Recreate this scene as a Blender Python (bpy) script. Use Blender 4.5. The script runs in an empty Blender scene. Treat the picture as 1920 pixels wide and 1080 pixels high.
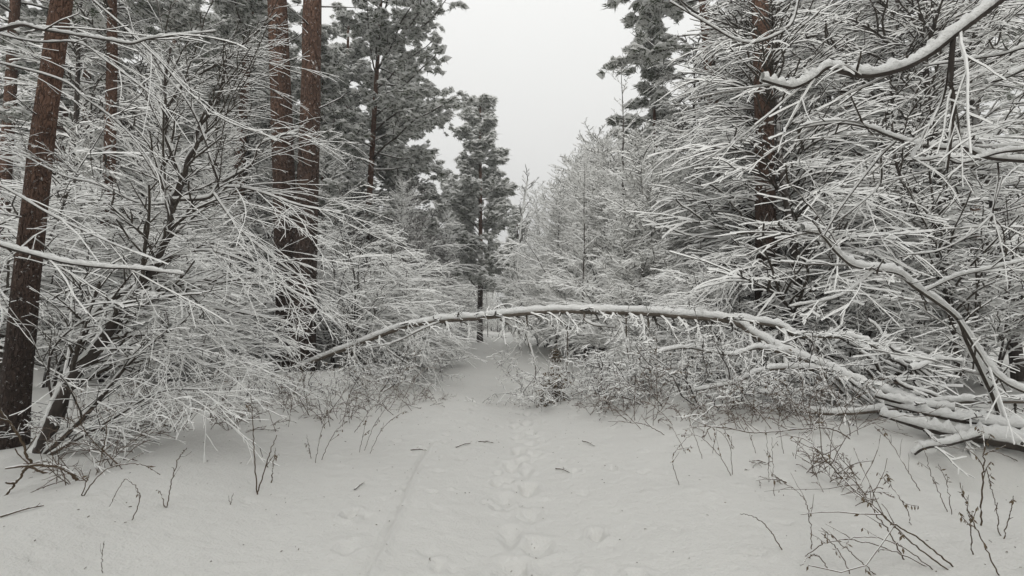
import bpy, math
from mathutils import Matrix
import numpy as np

# ------------------------------------------------------------------ camera, sky, light
FPX = 907.0                       # focal length in pixels of the 1920 px wide photograph
PITCH = math.atan(60 / FPX)
EYE = np.array((0.0, 0.0, 1.62))
scene = bpy.context.scene
cam_d = bpy.data.cameras.new('camera')
cam_d.sensor_width = 36.0
cam_d.lens = FPX / 1920 * 36.0
cam_d.clip_start = 0.05
cam_d.clip_end = 1200
cam = bpy.data.objects.new('camera', cam_d)
scene.collection.objects.link(cam)
cam.location = EYE
cam.rotation_euler = (math.pi / 2 + PITCH, 0, 0)
scene.camera = cam

SUN_EL, SUN_AZ = math.radians(36), math.radians(192)
world = bpy.data.worlds.new('World')
scene.world = world
world.use_nodes = True
wn, wl = world.node_tree.nodes, world.node_tree.links
bg = wn['Background']
sky = wn.new('ShaderNodeTexSky')
sky.sky_type = 'NISHITA'
sky.sun_disc = False
sky.sun_elevation = SUN_EL
sky.sun_rotation = SUN_AZ
sky.dust_density = 4.0
hs = wn.new('ShaderNodeHueSaturation')
hs.inputs['Saturation'].default_value = 0.06
mx = wn.new('ShaderNodeMix')
mx.data_type = 'RGBA'
mx.inputs[0].default_value = 0.93
wl.new(sky.outputs[0], hs.inputs['Color'])
wl.new(hs.outputs[0], mx.inputs[6])
# cloud deck: brighter overhead than at the horizon, as under a real overcast
wtc = wn.new('ShaderNodeTexCoord')
wsx = wn.new('ShaderNodeSeparateXYZ'); wl.new(wtc.outputs['Generated'], wsx.inputs[0])
wmr = wn.new('ShaderNodeMapRange'); wl.new(wsx.outputs['Z'], wmr.inputs[0])
wmr.inputs[1].default_value = 0.0; wmr.inputs[2].default_value = 1.0
wmr.inputs[3].default_value = 0.78; wmr.inputs[4].default_value = 1.50
wno = wn.new('ShaderNodeTexNoise'); wno.inputs['Scale'].default_value = 2.2; wno.inputs['Detail'].default_value = 3
wl.new(wtc.outputs['Generated'], wno.inputs['Vector'])
wma = wn.new('ShaderNodeMath'); wma.operation = 'MULTIPLY_ADD'; wma.inputs[1].default_value = .10; wma.inputs[2].default_value = -.05
wl.new(wno.outputs['Fac'], wma.inputs[0])
wad = wn.new('ShaderNodeMath'); wad.operation = 'ADD'; wl.new(wmr.outputs[0], wad.inputs[0]); wl.new(wma.outputs[0], wad.inputs[1])
wvm = wn.new('ShaderNodeVectorMath'); wvm.operation = 'SCALE'; wvm.inputs[0].default_value = (9.0, 9.02, 8.86)
wl.new(wad.outputs[0], wvm.inputs['Scale'])
wl.new(wvm.outputs[0], mx.inputs[7])
wl.new(mx.outputs[2], bg.inputs['Color'])
bg.inputs['Strength'].default_value = 0.0925

sd = bpy.data.lights.new('sun', 'SUN')
sd.energy = 1.3
sd.angle = math.radians(45)
sd.color = (1.0, 0.98, 0.94)
sun = bpy.data.objects.new('sun', sd)
scene.collection.objects.link(sun)
sun.rotation_euler = (math.pi / 2 - SUN_EL, 0, math.pi - SUN_AZ)

scene.view_settings.view_transform = 'Standard'
scene.view_settings.look = 'None'
scene.view_settings.exposure = 0.1
scene.view_settings.gamma = 1.0
scene.view_settings.use_curve_mapping = False
scene.cycles.max_bounces = 8
scene.cycles.diffuse_bounces = 7

# ------------------------------------------------------------------ helpers
C = scene.collection
rng = np.random.default_rng(11)
X3, Y3, Z3 = np.eye(3)


def at(px, py, Y):
    a, b = (px - 960) / FPX, (540 - py) / FPX
    d = np.array((a, math.cos(PITCH) - b * math.sin(PITCH), math.sin(PITCH) + b * math.cos(PITCH)))
    return EYE + d * (Y / d[1])


def nrm(v):
    return v / np.maximum(np.linalg.norm(v, axis=-1, keepdims=True), 1e-9)


_k = np.random.default_rng(3)
_waves = [(_k.normal(0, 1, 2) * f, _k.uniform(0, 6.28), a) for f, a in
          [(.25, .10), (.3, .10), (.6, .06), (.8, .05), (1.5, .025), (2.1, .02), (3.3, .010), (4.6, .008), (7.5, .004), (11, .003)]]
_prints = []
for i in range(34):                                        # a trodden line of old footprints
    yy = 2.7 + i * .31
    _prints.append((.05 + .10 * (1 if i % 2 else -1) + _k.normal(0, .05) + .012 * yy, yy + _k.normal(0, .06), _k.uniform(.05, .1), _k.uniform(.08, .17), _k.uniform(.03, .065)))
for i in range(60):
    _prints.append((_k.normal(.1, .45) if i % 2 else _k.uniform(-1.6, 1.8), _k.uniform(2.4, 10), _k.uniform(.03, .07), _k.uniform(.03, .09), _k.uniform(.02, .045)))
for px, Y in ((1115, 3.8), (1190, 3.15), (1105, 3.2), (985, 3.1), (665, 4.0), (1220, 2.95)):
    _prints.append(((px - 960) / FPX * Y, Y, .05, .08, .06))


_dents = [(_k.uniform(-7, 7), 2.4 + 11 * _k.uniform() ** 1.3, _k.uniform(.02, .06), _k.choice((-1, -1, 1)) * _k.uniform(.008, .03)) for i in range(620)]


def gh(x, y):
    """height of the snow surface"""
    x = np.asarray(x, float); y = np.asarray(y, float)
    n = 0
    for kv, ph, a in _waves:
        n = n + a * np.sin(kv[0] * x + kv[1] * y + ph)
    pc = -.02 * y                                           # centre line of the path
    off = np.abs(x - pc)
    side = 1 / (1 + np.exp(-(off - 2.2) / .45))
    h = n * (.18 + .82 * side) + .12 * side
    h = h + .10 * side * np.clip((off - 3) / 10, 0, 2.5)
    h = h - .09 * np.exp(-((x - pc - .15) / .7) ** 2)       # trodden middle
    h = h - .55 * np.exp(-((x - 5.6) / 1.1) ** 2 - ((y - 5.3) / .55) ** 2)   # hollow below the log
    return h


def gh_fine(x, y):
    h = gh(x, y)
    for (cx, cy, sx, sy, dz) in _prints:
        m = (np.abs(x - cx) < 4 * sx) & (np.abs(y - cy) < 4 * sy)
        if m.any():
            q = ((x[m] - cx) / sx) ** 2 + ((y[m] - cy) / sy) ** 2
            q = q * (1 + .35 * np.sin(5 * np.arctan2(y[m] - cy, x[m] - cx) + cx * 40) * .6)
            h[m] += -dz * np.exp(-q ** 1.5) + dz * .35 * np.exp(-(np.sqrt(q) - 1.6) ** 2 * 5)
    for (cx, cy, r, dz) in _dents:
        m = (np.abs(x - cx) < 3 * r) & (np.abs(y - cy) < 3 * r)
        if m.any():
            h[m] += dz * np.exp(-(((x[m] - cx) ** 2 + (y[m] - cy) ** 2) / r ** 2) ** 1.3)
    # ski-pole / sledge groove left of the middle
    t = (y - 3.0) / 3.1
    cx = -.92 - .14 * t + .02 * np.sin(y * 2.1)
    w = .012 + .012 * np.clip(1 - t, 0, 1)
    fade = np.clip((7.0 - y) / 1.2, 0, 1)
    h += fade * (-.035 * np.exp(-((x - cx) / w) ** 2) + .032 * np.exp(-((x - cx - .035) / (w * 1.3)) ** 2))
    return h


class MB:
    def __init__(s):
        s.V, s.F, s.M, s.n = [], [], [], 0

    def add(s, V, F, mat=0):
        V = np.asarray(V, np.float32).reshape(-1, 3)
        F = np.asarray(F, np.int64)
        if F.shape[1] == 3:
            F = np.concatenate([F, -np.ones((len(F), 1), np.int64) - s.n], 1)
        s.V.append(V); s.F.append(F + s.n)
        s.M.append(np.full(len(F), mat, np.int32) if np.isscalar(mat) else np.asarray(mat, np.int32))
        s.n += len(V)

    def arrays(s):
        return np.concatenate(s.V), np.concatenate(s.F), np.concatenate(s.M)

    def mesh(s, name, mats, smooth=False):
        V, F, M = s.arrays()
        return mesh_of(name, V, F, M, mats, smooth)


def mesh_of(name, V, F, M, mats, smooth):
    me = bpy.data.meshes.new(name)
    me.vertices.add(len(V)); me.vertices.foreach_set('co', V.astype(np.float32).ravel())
    tot = (F >= 0).sum(1)
    idx = F.ravel(); idx = idx[idx >= 0].astype(np.int32)
    me.loops.add(len(idx)); me.loops.foreach_set('vertex_index', idx)
    st = np.concatenate([[0], np.cumsum(tot)[:-1]]).astype(np.int32)
    me.polygons.add(len(F)); me.polygons.foreach_set('loop_start', st)
    me.polygons.foreach_set('material_index', M.astype(np.int32))
    me.polygons.foreach_set('use_smooth', np.full(len(F), smooth))
    for m in mats:
        me.materials.append(m)
    me.update(calc_edges=True)
    return me


def tubes(mb, P, R, n=4, snow=0.0, fixed=False, mat=0, under=1.0, rough=0.0):
    """tubes round polylines P (B,K,3) with radii R (B,K); snow is heaped on the upper side"""
    B, K, _ = P.shape
    T = nrm(np.gradient(P, axis=1))
    if fixed:
        S = nrm(np.cross(T, np.broadcast_to(Y3, T.shape)))
        hz = np.zeros((B, K, 1))
    else:
        S = np.cross(T, np.broadcast_to(Z3, T.shape))
        hz = np.linalg.norm(S, axis=-1, keepdims=True)
        S = np.where(hz < .03, X3, S / np.maximum(hz, 1e-6))
    U = np.cross(S, T)
    sn = snow if np.isscalar(snow) else snow[..., None]
    if n <= 4 and not fixed and np.isscalar(snow):          # every twig carries its own uneven load
        sn = snow * rng.uniform(.45, 1.5, (B, 1, 1)) * rng.uniform(.7, 1.3, (B, K, 1))
    ph = np.arange(n) * 2 * math.pi / n + (math.pi / 2 if n == 3 else 0)
    rings = []
    for a in ph:
        c, s_ = math.cos(a), math.sin(a)
        r = R[..., None]
        if rough:
            r = r * (1 + rng.normal(0, rough, r.shape))
        o = S * (c * r) + U * (s_ * r * (under if s_ < 0 else 1))
        if s_ > -.01:
            o = o + U * (sn * hz ** 1.5 * max(s_, 0)) + S * (c * sn * hz * .3)
        rings.append(P + o)
    V = np.stack(rings, 2).reshape(-1, 3)
    b = np.arange(B)[:, None, None] * (K * n)
    k = np.arange(K - 1)[None, :, None] * n
    j = np.arange(n)[None, None, :]
    j2 = (j + 1) % n
    F = np.stack(np.broadcast_arrays(b + k + j, b + k + n + j, b + k + n + j2, b + k + j2), -1).reshape(-1, 4)
    mb.add(V, F, mat)


def grow(p, d, L, r, K, wob, trop, tip=.35, g=None):
    g = g or rng
    d = nrm(d); P = [p]
    L = np.asarray(L)[:, None]
    for k in range(K):
        d = nrm(d + g.normal(0, wob, d.shape) + Z3 * trop)
        p = p + d * (L / K)
        P.append(p)
    P = np.stack(P, 1)
    R = np.asarray(r)[:, None] * np.linspace(1, tip, K + 1)[None]
    return P, R


def pick(P, R, b, t):
    K = P.shape[1] - 1
    f = np.clip(t, 0, .999) * K
    i = f.astype(int); w = (f - i)[:, None]
    p = P[b, i] * (1 - w) + P[b, i + 1] * w
    return p, nrm(P[b, i + 1] - P[b, i]), R[b, i] * (1 - w[:, 0]) + R[b, i + 1] * w[:, 0]


def fan(P, R, L, n, t0, t1, ang, lf, rf, K, wob, trop, flat=.35, minr=.004, bias=None, tip=.5, fall=.55):
    """side twigs alternating left and right of each parent, mostly in its own plane"""
    B = len(P)
    b = np.repeat(np.arange(B), n)
    i = np.tile(np.arange(n), B)
    t = t0 + (t1 - t0) * (i + rng.uniform(0, 1, B * n)) / n
    p, T, r = pick(P, R, b, t)
    S = np.cross(T, Z3); h = np.linalg.norm(S, axis=1, keepdims=True)
    az = rng.uniform(0, 6.28, (B * n, 1))
    S = np.where(h < .35, np.cos(az) * X3 + np.sin(az) * Y3, S / np.maximum(h, 1e-6))
    U = np.cross(S, T)
    side = np.where(i % 2, 1, -1)[:, None] * 1.0
    a = np.radians(ang) * rng.uniform(.6, 1.3, (B * n, 1))
    ps = rng.normal(0, flat, (B * n, 1))
    d = np.cos(a) * T + np.sin(a) * (side * S * np.cos(ps) + U * np.sin(ps))
    if bias is not None:
        d = d + np.asarray(bias)
    l = L[b] * lf * (1 - fall * t) * rng.uniform(.45, 1.2, B * n)
    rr = np.maximum(r * rf, minr)
    Pc, Rc = grow(p, d, l, rr, K, wob, trop, tip)
    return Pc, Rc, l


def radial(P, R, n, t0, t1, ang, length, rf, K, wob, trop, bias=(0, 0, 0), minr=.006, tip=.35, cluster=1):
    """limbs all round upright stems; length is a function of t"""
    B = len(P)
    b = np.repeat(np.arange(B), n)
    i = np.tile(np.arange(n), B)
    t = t0 + (t1 - t0) * (i + rng.uniform(0, 1, B * n)) / n
    p, T, r = pick(P, R, b, t)
    az = (i * 2.4 + rng.normal(0, .5, B * n) + b * 1.3)[:, None]
    a = np.radians(ang) * rng.uniform(.8, 1.2, (B * n, 1))
    bias = np.asarray(bias, float)
    side = np.cos(az) * X3 + np.sin(az) * Y3
    d = np.cos(a) * T + np.sin(a) * side + bias
    amt = 1 + .6 * (side @ bias) if np.linalg.norm(bias) > 0 else 1
    l = length(t) * rng.uniform(.6, 1.15, B * n) * amt
    rr = np.maximum(np.minimum(r * rf, l * .012 + .004), minr)
    Pc, Rc = grow(p, d, l, rr, K, wob, trop, tip)
    return Pc, Rc, l


# ------------------------------------------------------------------ materials
def mat_new(name):
    m = bpy.data.materials.new(name); m.use_nodes = True
    nt = m.node_tree
    return m, nt.nodes, nt.links, nt.nodes['Principled BSDF']


def noise(n, l, co, scale, detail=3, rough=.6):
    t = n.new('ShaderNodeTexNoise'); t.inputs['Scale'].default_value = scale
    t.inputs['Detail'].default_value = detail; t.inputs['Roughness'].default_value = rough
    if co is not None:
        l.new(co, t.inputs['Vector'])
    return t.outputs['Fac']


def math_n(n, l, op, a, b=None, c=None):
    t = n.new('ShaderNodeMath'); t.operation = op
    for k, v in enumerate((a, b, c)):
        if v is None:
            continue
        if isinstance(v, (int, float)):
            t.inputs[k].default_value = v
        else:
            l.new(v, t.inputs[k])
    return t.outputs[0]


def mixc(n, l, f, a, b):
    t = n.new('ShaderNodeMix'); t.data_type = 'RGBA'
    for k, v in ((0, f), (6, a), (7, b)):
        if isinstance(v, (int, float, tuple)):
            t.inputs[k].default_value = v
        else:
            l.new(v, t.inputs[k])
    return t.outputs[2]


SNOW = (.90, .90, .885, 1)


def snow_mat():
    m, n, l, b = mat_new('snow')
    tc = n.new('ShaderNodeTexCoord').outputs['Object']
    f = noise(n, l, tc, 3, 4)
    l.new(mixc(n, l, f, (.76, .765, .76, 1), (.84, .835, .815, 1)), b.inputs['Base Color'])
    b.inputs['Roughness'].default_value = .75
    b.inputs['Specular IOR Level'].default_value = .2
    bu = n.new('ShaderNodeBump'); bu.inputs['Strength'].default_value = .8; bu.inputs['Distance'].default_value = .03
    l.new(noise(n, l, tc, 30, 4), bu.inputs['Height']); l.new(bu.outputs[0], b.inputs['Normal'])
    return m


def ground_mat():
    m, n, l, b = mat_new('snow_ground')
    tc = n.new('ShaderNodeTexCoord').outputs['Object']
    f = noise(n, l, tc, 1.3, 5)
    base = mixc(n, l, f, (.64, .635, .615, 1), (.71, .705, .68, 1))
    sp = noise(n, l, tc, 22, 2, .5)                        # litter specks
    mr = n.new('ShaderNodeMapRange'); mr.inputs[1].default_value = .765; mr.inputs[2].default_value = .80
    l.new(sp, mr.inputs[0])
    l.new(mixc(n, l, mr.outputs[0], base, (.25, .21, .16, 1)), b.inputs['Base Color'])
    b.inputs['Roughness'].default_value = .8
    b.inputs['Specular IOR Level'].default_value = .15
    bu = n.new('ShaderNodeBump'); bu.inputs['Strength'].default_value = .8; bu.inputs['Distance'].default_value = .04
    s1 = math_n(n, l, 'ADD', noise(n, l, tc, 6, 5), math_n(n, l, 'MULTIPLY', noise(n, l, tc, 60, 3), .25))
    l.new(s1, bu.inputs['Height']); l.new(bu.outputs[0], b.inputs['Normal'])
    return m


def twig_mat(name, bark, bark2, lo=-.3, hi=-.05, ns=5.0, amt=.5):
    """bark with snow lying on whatever faces up"""
    m, n, l, b = mat_new(name)
    tc = n.new('ShaderNodeTexCoord').outputs['Object']
    ge = n.new('ShaderNodeNewGeometry')
    sx = n.new('ShaderNodeSeparateXYZ'); l.new(ge.outputs['Normal'], sx.inputs[0])
    nf = noise(n, l, tc, ns, 3)
    up = math_n(n, l, 'ADD', sx.outputs['Z'], math_n(n, l, 'MULTIPLY', math_n(n, l, 'SUBTRACT', nf, .5), amt))
    mr = n.new('ShaderNodeMapRange'); mr.inputs[1].default_value = lo; mr.inputs[2].default_value = hi
    l.new(up, mr.inputs[0])
    bk = mixc(n, l, noise(n, l, tc, 9, 3), bark, bark2)
    l.new(mixc(n, l, mr.outputs[0], bk, SNOW), b.inputs['Base Color'])
    b.inputs['Roughness'].default_value = .85
    b.inputs['Specular IOR Level'].default_value = .2
    return m


def pine_mat():
    m, n, l, b = mat_new('pine_bark')
    tc = n.new('ShaderNodeTexCoord').outputs['Object']
    sx = n.new('ShaderNodeSeparateXYZ'); l.new(tc, sx.inputs[0])
    mp = n.new('ShaderNodeMapping'); mp.inputs['Scale'].default_value = (1, 1, .28); l.new(tc, mp.inputs[0])
    vo = n.new('ShaderNodeTexVoronoi'); vo.inputs['Scale'].default_value = 24; vo.feature = 'DISTANCE_TO_EDGE'
    nf = noise(n, l, mp.outputs[0], 9, 6, .7)
    wv = n.new('ShaderNodeTexNoise'); wv.inputs['Scale'].default_value = 11; l.new(mp.outputs[0], wv.inputs['Vector'])
    wa = n.new('ShaderNodeVectorMath'); wa.operation = 'MULTIPLY_ADD'; wa.inputs[1].default_value = (.16, .16, .16)
    l.new(wv.outputs['Color'], wa.inputs[0]); l.new(mp.outputs[0], wa.inputs[2])
    l.new(wa.outputs[0], vo.inputs['Vector'])
    hgt = n.new('ShaderNodeMapRange'); hgt.inputs[1].default_value = 3.0; hgt.inputs[2].default_value = 7.5
    l.new(math_n(n, l, 'ADD', sx.outputs['Z'], math_n(n, l, 'MULTIPLY', nf, 2.0)), hgt.inputs[0])
    low = mixc(n, l, nf, (.03, .024, .021, 1), (.10, .072, .06, 1))
    top = mixc(n, l, nf, (.085, .045, .034, 1), (.25, .15, .105, 1))
    col = mixc(n, l, hgt.outputs[0], low, top)
    cr = n.new('ShaderNodeMapRange'); cr.inputs[1].default_value = 0; cr.inputs[2].default_value = .09
    l.new(vo.outputs['Distance'], cr.inputs[0])
    col = mixc(n, l, math_n(n, l, 'ADD', math_n(n, l, 'MULTIPLY', cr.outputs[0], .32), .68), (.03, .024, .02, 1), col)
    sp = n.new('ShaderNodeMapRange'); sp.inputs[1].default_value = .60; sp.inputs[2].default_value = .68
    l.new(noise(n, l, tc, 14, 6, .75), sp.inputs[0])
    l.new(mixc(n, l, math_n(n, l, 'MULTIPLY', sp.outputs[0], .9), col, SNOW), b.inputs['Base Color'])
    b.inputs['Roughness'].default_value = .9
    b.inputs['Specular IOR Level'].default_value = .15
    bu = n.new('ShaderNodeBump'); bu.inputs['Strength'].default_value = 1.0; bu.inputs['Distance'].default_value = .05
    l.new(math_n(n, l, 'ADD', cr.outputs[0], nf), bu.inputs['Height']); l.new(bu.outputs[0], b.inputs['Normal'])
    return m


def plain_mat(name, c1, c2, scale=8):
    m, n, l, b = mat_new(name)
    tc = n.new('ShaderNodeTexCoord').outputs['Object']
    l.new(mixc(n, l, noise(n, l, tc, scale, 3), c1, c2), b.inputs['Base Color'])
    b.inputs['Roughness'].default_value = .85
    b.inputs['Specular IOR Level'].default_value = .2
    return m


def loose_snow_mat():
    m, n, l, b = mat_new('loose_snow')
    tr = n.new('ShaderNodeBsdfTranslucent'); tr.inputs['Color'].default_value = (.82, .82, .80, 1)
    b.inputs['Base Color'].default_value = (.84, .84, .83, 1)
    b.inputs['Roughness'].default_value = .9; b.inputs['Specular IOR Level'].default_value = .1
    mi = n.new('ShaderNodeMixShader'); mi.inputs[0].default_value = .45
    l.new(b.outputs[0], mi.inputs[1]); l.new(tr.outputs[0], mi.inputs[2])
    l.new(mi.outputs[0], n['Material Output'].inputs['Surface'])
    return m


M_LOOSE = loose_snow_mat()
M_SNOW = snow_mat()
M_GROUND = ground_mat()
M_TWIG = twig_mat('snowy_twig', (.035, .03, .026, 1), (.09, .075, .06, 1))
M_FROST = twig_mat('frosted_twig', (.04, .034, .03, 1), (.10, .085, .07, 1), lo=-.95, hi=-.65, amt=.9)
M_STEM = twig_mat('snowy_stem', (.03, .026, .024, 1), (.085, .07, .06, 1), lo=.12, hi=.4, ns=8, amt=.7)
M_BARE = twig_mat('thin_weed', (.06, .045, .03, 1), (.14, .10, .065, 1), lo=.5, hi=.8, ns=20, amt=1.2)
M_WHIP = twig_mat('thin_twig', (.07, .05, .04, 1), (.16, .12, .09, 1), lo=.5, hi=.9, ns=12, amt=1.4)
M_BIRCH = twig_mat('birch_bark', (.05, .042, .035, 1), (.20, .17, .14, 1), lo=.1, hi=.35, ns=10, amt=.6)
M_PINE = pine_mat()
M_NEEDLE = plain_mat('pine_needles', (.055, .07, .045, 1), (.13, .15, .10, 1), 3)
M_LITTER = plain_mat('litter', (.05, .04, .03, 1), (.16, .12, .08, 1), 6)
M_LEAF = plain_mat('dead_leaves', (.07, .05, .032, 1), (.20, .155, .10, 1), 12)


# ------------------------------------------------------------------ things
def thing(name, label, cat, loc, rotz=0, group=None, scale=1.0):
    o = bpy.data.objects.new(name, None); C.objects.link(o)
    o.empty_display_size = .2
    o.location = loc; o.rotation_euler = (0, 0, rotz); o.scale = (scale,) * 3
    o['label'] = label; o['category'] = cat
    if group:
        o['group'] = group
    return o


def part(name, me, parent=None):
    o = bpy.data.objects.new(name, me); C.objects.link(o)
    if parent is not None:
        o.parent = parent
    return o


# ground
def asinh_axis(lo, hi, c, a, n):
    t = np.linspace(math.asinh((lo - c) / a), math.asinh((hi - c) / a), n)
    return c + a * np.sinh(t)


gx = asinh_axis(-200, 200, 0.0, 1.6, 760)
gy = asinh_axis(-60, 260, 3.6, 2.6, 900)
GX, GY = np.meshgrid(gx, gy)
GZ = gh_fine(GX.ravel(), GY.ravel())
V = np.stack([GX.ravel(), GY.ravel(), GZ], 1)
ii = (np.arange(len(gy) - 1)[:, None] * len(gx) + np.arange(len(gx) - 1)[None]).ravel()
F = np.stack([ii, ii + 1, ii + 1 + len(gx), ii + len(gx)], 1)
gm = MB(); gm.add(V, F)
ground = part('ground', gm.mesh('ground', [M_GROUND], True))
ground['kind'] = 'structure'


# ------------------------------------------------------------------ tree recipes; each gives (trunk MB, crown MB)
def bush(h, stems, bias, n1=9, n2=9, n3=5, dens=1.0, spread=.35, snow=1.0, low=False):
    tr, cr = MB(), MB()
    az = rng.uniform(0, 6.28, stems)
    p = np.stack([np.cos(az) * .18, np.sin(az) * .18, np.zeros(stems) - .1], 1)
    d = np.stack([np.cos(az) * spread, np.sin(az) * spread, np.ones(stems)], 1) + np.array(bias) * .45
    L = h * rng.uniform(.7, 1.1, stems)
    P, R = grow(p, d, L, rng.uniform(.018, .035, stems) * h / 4, 12, .09, -.015, .25)
    tubes(tr, P, R, 6, fixed=True)
    P1, R1, L1 = radial(P, R, n1, .12, .97, 58, lambda t: h * .46 * (1.15 - .75 * t), .7, 9, .06, -.05, np.array(bias) * .8, .007)
    P2, R2, L2 = fan(P1, R1, L1, n2, .1, .98, 34, .95, .7, 9, .085, -.04, .45, .006, np.array(bias) * .2)
    a, b = (3, 3) if low else (4, 3)
    tubes(cr, P1, R1, 4, .018 * snow)
    tubes(cr, P2, R2, a, .013 * snow)
    if n3:
        P3, R3, L3 = fan(P2, R2, L2, n3, .1, .95, 42, .5, .8, 4, .1, -.02, .5, .004)
        tubes(cr, P3, R3, b, .010 * snow)
    return tr, cr


def sapling(h, r0, bias=(0, 0, 0), n1=46, n2=9, n3=4, length=.22, ang=52, trop=.03, snow=1.0, t0=.08, low=False, wob=.03):
    tr, cr = MB(), MB()
    P, R = grow(np.array([[0, 0, -.1]]), np.array([[rng.normal(0, .03), rng.normal(0, .03), 1.]]), [h], [r0], 20, wob, .03, .12)
    tubes(tr, P, R, 7, fixed=True)
    P1, R1, L1 = radial(P, R, n1, t0, .99, ang, lambda t: h * length * (.25 + .95 * np.sqrt(np.clip(1.02 - t, 0, 1))), .55, 8, .06, trop, bias, .006)
    P2, R2, L2 = fan(P1, R1, L1, n2, .08, .98, 50, .42, .75, 4, .09, trop * .5, .3, .005)
    tubes(cr, P1, R1, 4, .016 * snow)
    tubes(cr, P2, R2, 3 if low else 4, .014 * snow)
    if n3:
        P3, R3, L3 = fan(P2, R2, L2, n3, .1, .95, 45, .5, .8, 3, .1, 0, .4, .004)
        tubes(cr, P3, R3, 3, .011 * snow)
    return tr, cr


def tall(h, r0, bias=(0, 0, 0), n1=60, n2=14, n3=4, length=.24, t0=.12, snow=1.0, droop=-.09, low=False):
    """tall bare broadleaf with long hanging sprays"""
    tr, cr = MB(), MB()
    P, R = grow(np.array([[0, 0, -.15]]), np.array([[rng.normal(0, .05), rng.normal(0, .05), 1.]]), [h], [r0], 24, .035, .02, .15)
    tubes(tr, P, R, 9, fixed=True)
    P1, R1, L1 = radial(P, R, n1, t0, .98, 55, lambda t: h * length * (1.15 - .7 * t), .5, 9, .07, droop, bias, .009)
    P2, R2, L2 = fan(P1, R1, L1, n2, .1, .98, 30, .9, .7, 9, .085, droop * .5, .5, .006, np.array(bias) * .3)
    tubes(cr, P1, R1, 4, .022 * snow)
    tubes(cr, P2, R2, 3 if low else 4, .017 * snow)
    if n3:
        P3, R3, L3 = fan(P2, R2, L2, n3, .08, .95, 32, .5, .8, 4, .07, -.04, .4, .005)
        tubes(cr, P3, R3, 3, .013 * snow)
    return tr, cr


def tuft_templates(kind):
    """small sprays of needles with a pad of snow on top"""
    out = []
    for k in range(6):
        V, F, M = [], [], []
        g = np.random.default_rng(50 + k)
        nb = 20 if kind == 'pine' else 16
        for i in range(nb):
            a = g.uniform(0, 6.28); e = g.uniform(-.8, .25) if kind == 'pine' else g.uniform(-.8, .1)
            d = np.array((math.cos(a) * math.cos(e), math.sin(a) * math.cos(e), math.sin(e)))
            s = np.cross(d, Z3); s /= np.linalg.norm(s)
            s = s * math.cos(i) + np.cross(s, d) * math.sin(i)
            L = g.uniform(.5, 1.15); w = .09
            o = g.normal(0, .22, 3) * (1, 1, .5)
            b = len(V)
            V += [o - s * w, o + d * L, o + s * w]
            F.append((b, b + 1, b + 2)); M.append(1 if i % 2 else 0)
        m = 6
        b = len(V)
        cx = g.normal(0, .1, 2)
        V.append((cx[0], cx[1], .70))
        for i in range(m):
            a = i * 6.28 / m + g.uniform(-.3, .3); r = g.uniform(.5, .95)
            V.append((cx[0] + math.cos(a) * r, cx[1] + math.sin(a) * r, g.uniform(-.10, .16)))
        for i in range(m):
            F.append((b, b + 1 + i, b + 1 + (i + 1) % m)); M.append(1)
        W = np.array(V, float); W[:, 0] *= 1.35
        out.append((W, np.array(F), np.array(M)))
    return out


TUFT = {'pine': tuft_templates('pine'), 'spruce': tuft_templates('spruce')}


def stamp(mb, tm, pos, yaw, sc, drop=0.0, snowp=1.0):
    """stamps templates at pos"""
    which = rng.integers(0, len(tm), len(pos))
    for k, (V, F, M) in enumerate(tm):
        s = which == k
        N = int(s.sum())
        if not N:
            continue
        c, si = np.cos(yaw[s])[:, None], np.sin(yaw[s])[:, None]
        z = sc[s][:, None]
        t1 = rng.normal(0, .25, (N, 1)); t2 = rng.normal(0, .25, (N, 1))
        x = V[None, :, 0] * c - V[None, :, 1] * si
        y = V[None, :, 0] * si + V[None, :, 1] * c
        zz = V[None, :, 2] + x * t1 + y * t2
        W = np.stack([x * z, y * z, zz * z], -1) + pos[s][:, None, :]
        FF = F[None] + (np.arange(N) * len(V))[:, None, None]
        MM = np.broadcast_to(M, (N, len(M))).copy()
        bare = rng.uniform(0, 1, N) > snowp
        MM[bare] = 0
        mb.add(W.reshape(-1, 3), FF.reshape(-1, 3), MM.reshape(-1))


def pine(h, r0, c0=.5, width=.16, n1=46, n2=12, ts=.20, lean=(0, 0), snowp=.8, stubs=10, tufts=7, bend=.007, bias=(0, 0, 0)):
    """Scots pine: bare trunk, a few dead stubs, high irregular crown"""
    tr, cr = MB(), MB()
    P, R = grow(np.array([[0, 0, -.2]]), np.array([[lean[0], lean[1], 1.]]), [h], [r0], 28, bend, .0, .28)
    R[0, 0] *= 1.25; R[0, 1] *= 1.06
    tubes(tr, P, R, 14, fixed=True, rough=.025)
    if stubs:
        Ps, Rs, Ls = radial(P, R, stubs, .12, c0, 75, lambda t: .5 + t * 1.0, .2, 5, .12, -.02, (0, 0, 0), .012)
        tubes(tr, Ps, Rs, 4, .012, mat=1)
    P1, R1, L1 = radial(P, R, n1, c0, .99, 68, lambda t: h * width * np.sqrt(np.clip(1.1 - (t - c0) / (1 - c0), .06, 1)), .5, 8, .12, .02, bias, .015)
    tubes(cr, P1, R1, 4, .02, mat=2)
    P2, R2, L2 = fan(P1, R1, L1, n2, .2, .99, 50, .45, .6, 4, .12, .03, .5, .008, tip=.5)
    tubes(cr, P2, R2, 3, .015, mat=2)
    b = np.repeat(np.arange(len(P2)), tufts)
    p, T, _ = pick(P2, R2, b, rng.uniform(.15, 1, len(b)))
    p = p + rng.normal(0, ts * .35, p.shape)
    stamp(cr, TUFT['pine'], p, rng.uniform(0, 6.28, len(p)), ts * rng.uniform(.6, 1.3, len(p)), snowp=snowp)
    return tr, cr


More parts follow.
